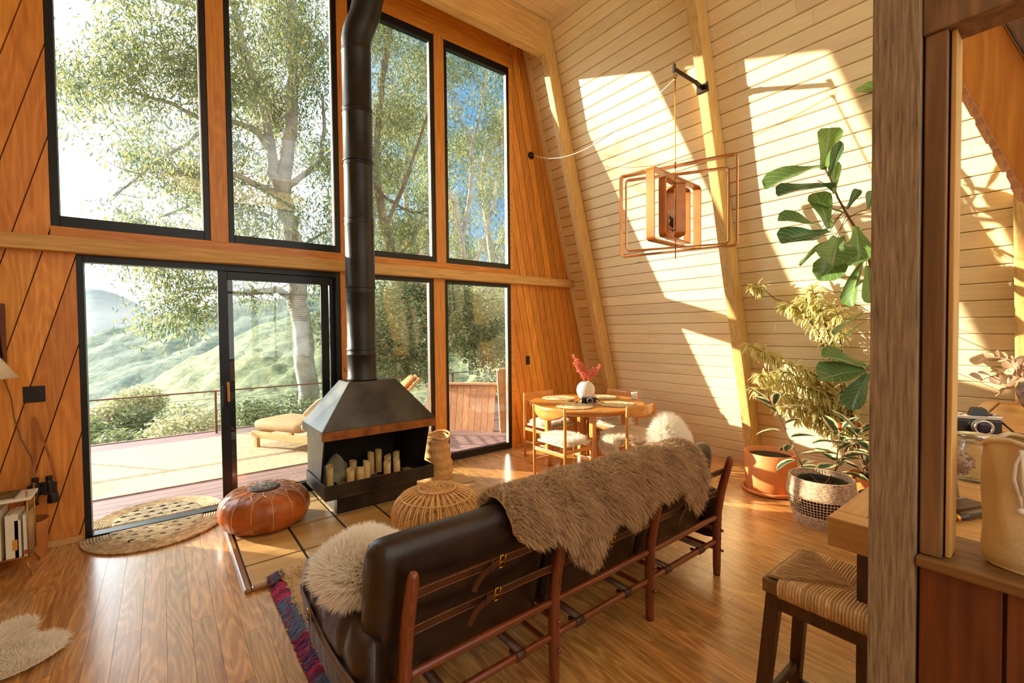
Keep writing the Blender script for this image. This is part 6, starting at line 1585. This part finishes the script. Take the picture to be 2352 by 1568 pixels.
# ================================================================= LIGHT
AZ, EL = math.radians(38.3), math.radians(14.1)
sd = V((math.sin(AZ)*math.cos(EL), -math.cos(AZ)*math.cos(EL), -math.sin(EL)))
sl = bpy.data.lights.new('sun', 'SUN'); sl.energy = SUN_E; sl.angle = math.radians(.6); sl.color = (1.0, .88, .70)
so_ = bpy.data.objects.new('sun', sl); C.objects.link(so_); so_.rotation_euler = sd.to_track_quat('-Z', 'Y').to_euler()
w = bpy.data.worlds.new('sky'); bpy.context.scene.world = w; w.use_nodes = True; nt_ = w.node_tree; nt_.nodes.clear()
sky = nt_.nodes.new('ShaderNodeTexSky'); sky.sky_type = 'NISHITA'; sky.sun_disc = False; sky.sun_elevation = EL; sky.sun_rotation = math.atan2(-sd.x, -sd.y); sky.air_density = 1.0; sky.dust_density = .7; sky.ozone_density = 1.5
bg = nt_.nodes.new('ShaderNodeBackground'); bg.inputs[1].default_value = SKY_S
haze = bpy.data.materials.new('valley_haze'); haze.use_nodes = True; hn = haze.node_tree; hn.nodes.clear(); vsn = hn.nodes.new('ShaderNodeVolumeScatter'); vsn.inputs['Color'].default_value = (.93, .97, 1, 1); vsn.inputs['Density'].default_value = HAZE; vsn.inputs['Anisotropy'].default_value = .2
hn.links.new(vsn.outputs[0], hn.nodes.new('ShaderNodeOutputMaterial').inputs['Volume'])
if HAZE: b = B(); b.box(-1500, 1800, 40, 3400, -300, 75); o = b.build('valley_haze', haze); o['kind'] = 'structure'
wo = nt_.nodes.new('ShaderNodeOutputWorld')
# hazy bright sky, clear blue high right; whitened behind the camera as room fill
tcw = nt_.nodes.new('ShaderNodeTexCoord'); dw = nt_.nodes.new('ShaderNodeVectorMath'); dw.operation = 'DOT_PRODUCT'; bd_ = V((.72, .58, .38)).normalized(); dw.inputs[1].default_value = bd_
rw_ = nt_.nodes.new('ShaderNodeValToRGB'); e = rw_.color_ramp.elements; e[0].position = .30; e[0].color = (1.5, 1.5, 1.45, 1); e[1].position = .97; e[1].color = (.10, .36, .68, 1)
e2_ = e.new(.78); e2_.color = (.75, .95, 1.08, 1)
nt_.links.new(tcw.outputs['Generated'], dw.inputs[0]); nt_.links.new(dw.outputs['Value'], rw_.inputs[0]); nt_.nodes.remove(sky)
ds_ = nt_.nodes.new('ShaderNodeVectorMath'); ds_.operation = 'DOT_PRODUCT'; ds_.inputs[1].default_value = -sd; nt_.links.new(tcw.outputs['Generated'], ds_.inputs[0])
mr = nt_.nodes.new('ShaderNodeMapRange'); mr.inputs[1].default_value = .5; mr.inputs[2].default_value = 1.0; mr.interpolation_type = 'SMOOTHSTEP'; nt_.links.new(ds_.outputs['Value'], mr.inputs[0])
mxw = nt_.nodes.new('ShaderNodeMix'); mxw.data_type = 'RGBA'; nt_.links.new(mr.outputs[0], mxw.inputs[0]); nt_.links.new(rw_.outputs[0], mxw.inputs[6]); mxw.inputs[7].default_value = (4.5, 4.9, 5.2, 1)
nt_.links.new(mxw.outputs[2], bg.inputs[0]); nt_.links.new(bg.outputs[0], wo.inputs[0])
for x, y in ((-.3, -1.9), (1.5, -2.1), (3.3, -1.9)):      # unseen glowing globes added behind the camera as warm room fill
    o = thing('fill_globe', 'unseen glowing globe added over the kitchen end as warm room fill', 'lamp', (x, y, 3.0), 0, 'added fill globes')
    b = B(); b.tube([(x, y, 3.19), (x, y, CZ-.001)], .004, 6); b.lathe([(0, 3.15), (.05, 3.15), (.05, 3.19), (0, 3.2)], (x, y, 0), 16); b.build('stem', M['bronze'], o, True)
    b = B(); b.ball((x, y, 3.0), .15, 20); t = NT('fill_glow'); e = t.node('ShaderNodeEmission'); e.inputs[0].default_value = (1, .76, .50, 1); e.inputs[1].default_value = FILL_LAMP; t.link(e.outputs[0], t.out.inputs[0]); b.build('globe', t.m, o, True)
# turn font lettering into real mesh
dg = bpy.context.evaluated_depsgraph_get()
for to in [q for q in bpy.data.objects if q.type == 'FONT']:
    me = bpy.data.meshes.new_from_object(to.evaluated_get(dg)); n_ = bpy.data.objects.new('lettering', me); C.objects.link(n_); n_.parent = to.parent; n_.location = to.location; n_.rotation_euler = to.rotation_euler
    bpy.data.objects.remove(to)
sc = bpy.context.scene
sc.view_settings.view_transform = 'Standard'; sc.view_settings.look = 'None'; sc.view_settings.gamma = 1.0; sc.view_settings.use_curve_mapping = False
sc.view_settings.exposure = EXPO
sc.cycles.max_bounces = 10; sc.cycles.diffuse_bounces = 6; sc.cycles.glossy_bounces = 4; sc.cycles.transmission_bounces = 6; sc.cycles.transparent_max_bounces = 16
sc.cycles.use_denoising = True; sc.cycles.sample_clamp_indirect = 8
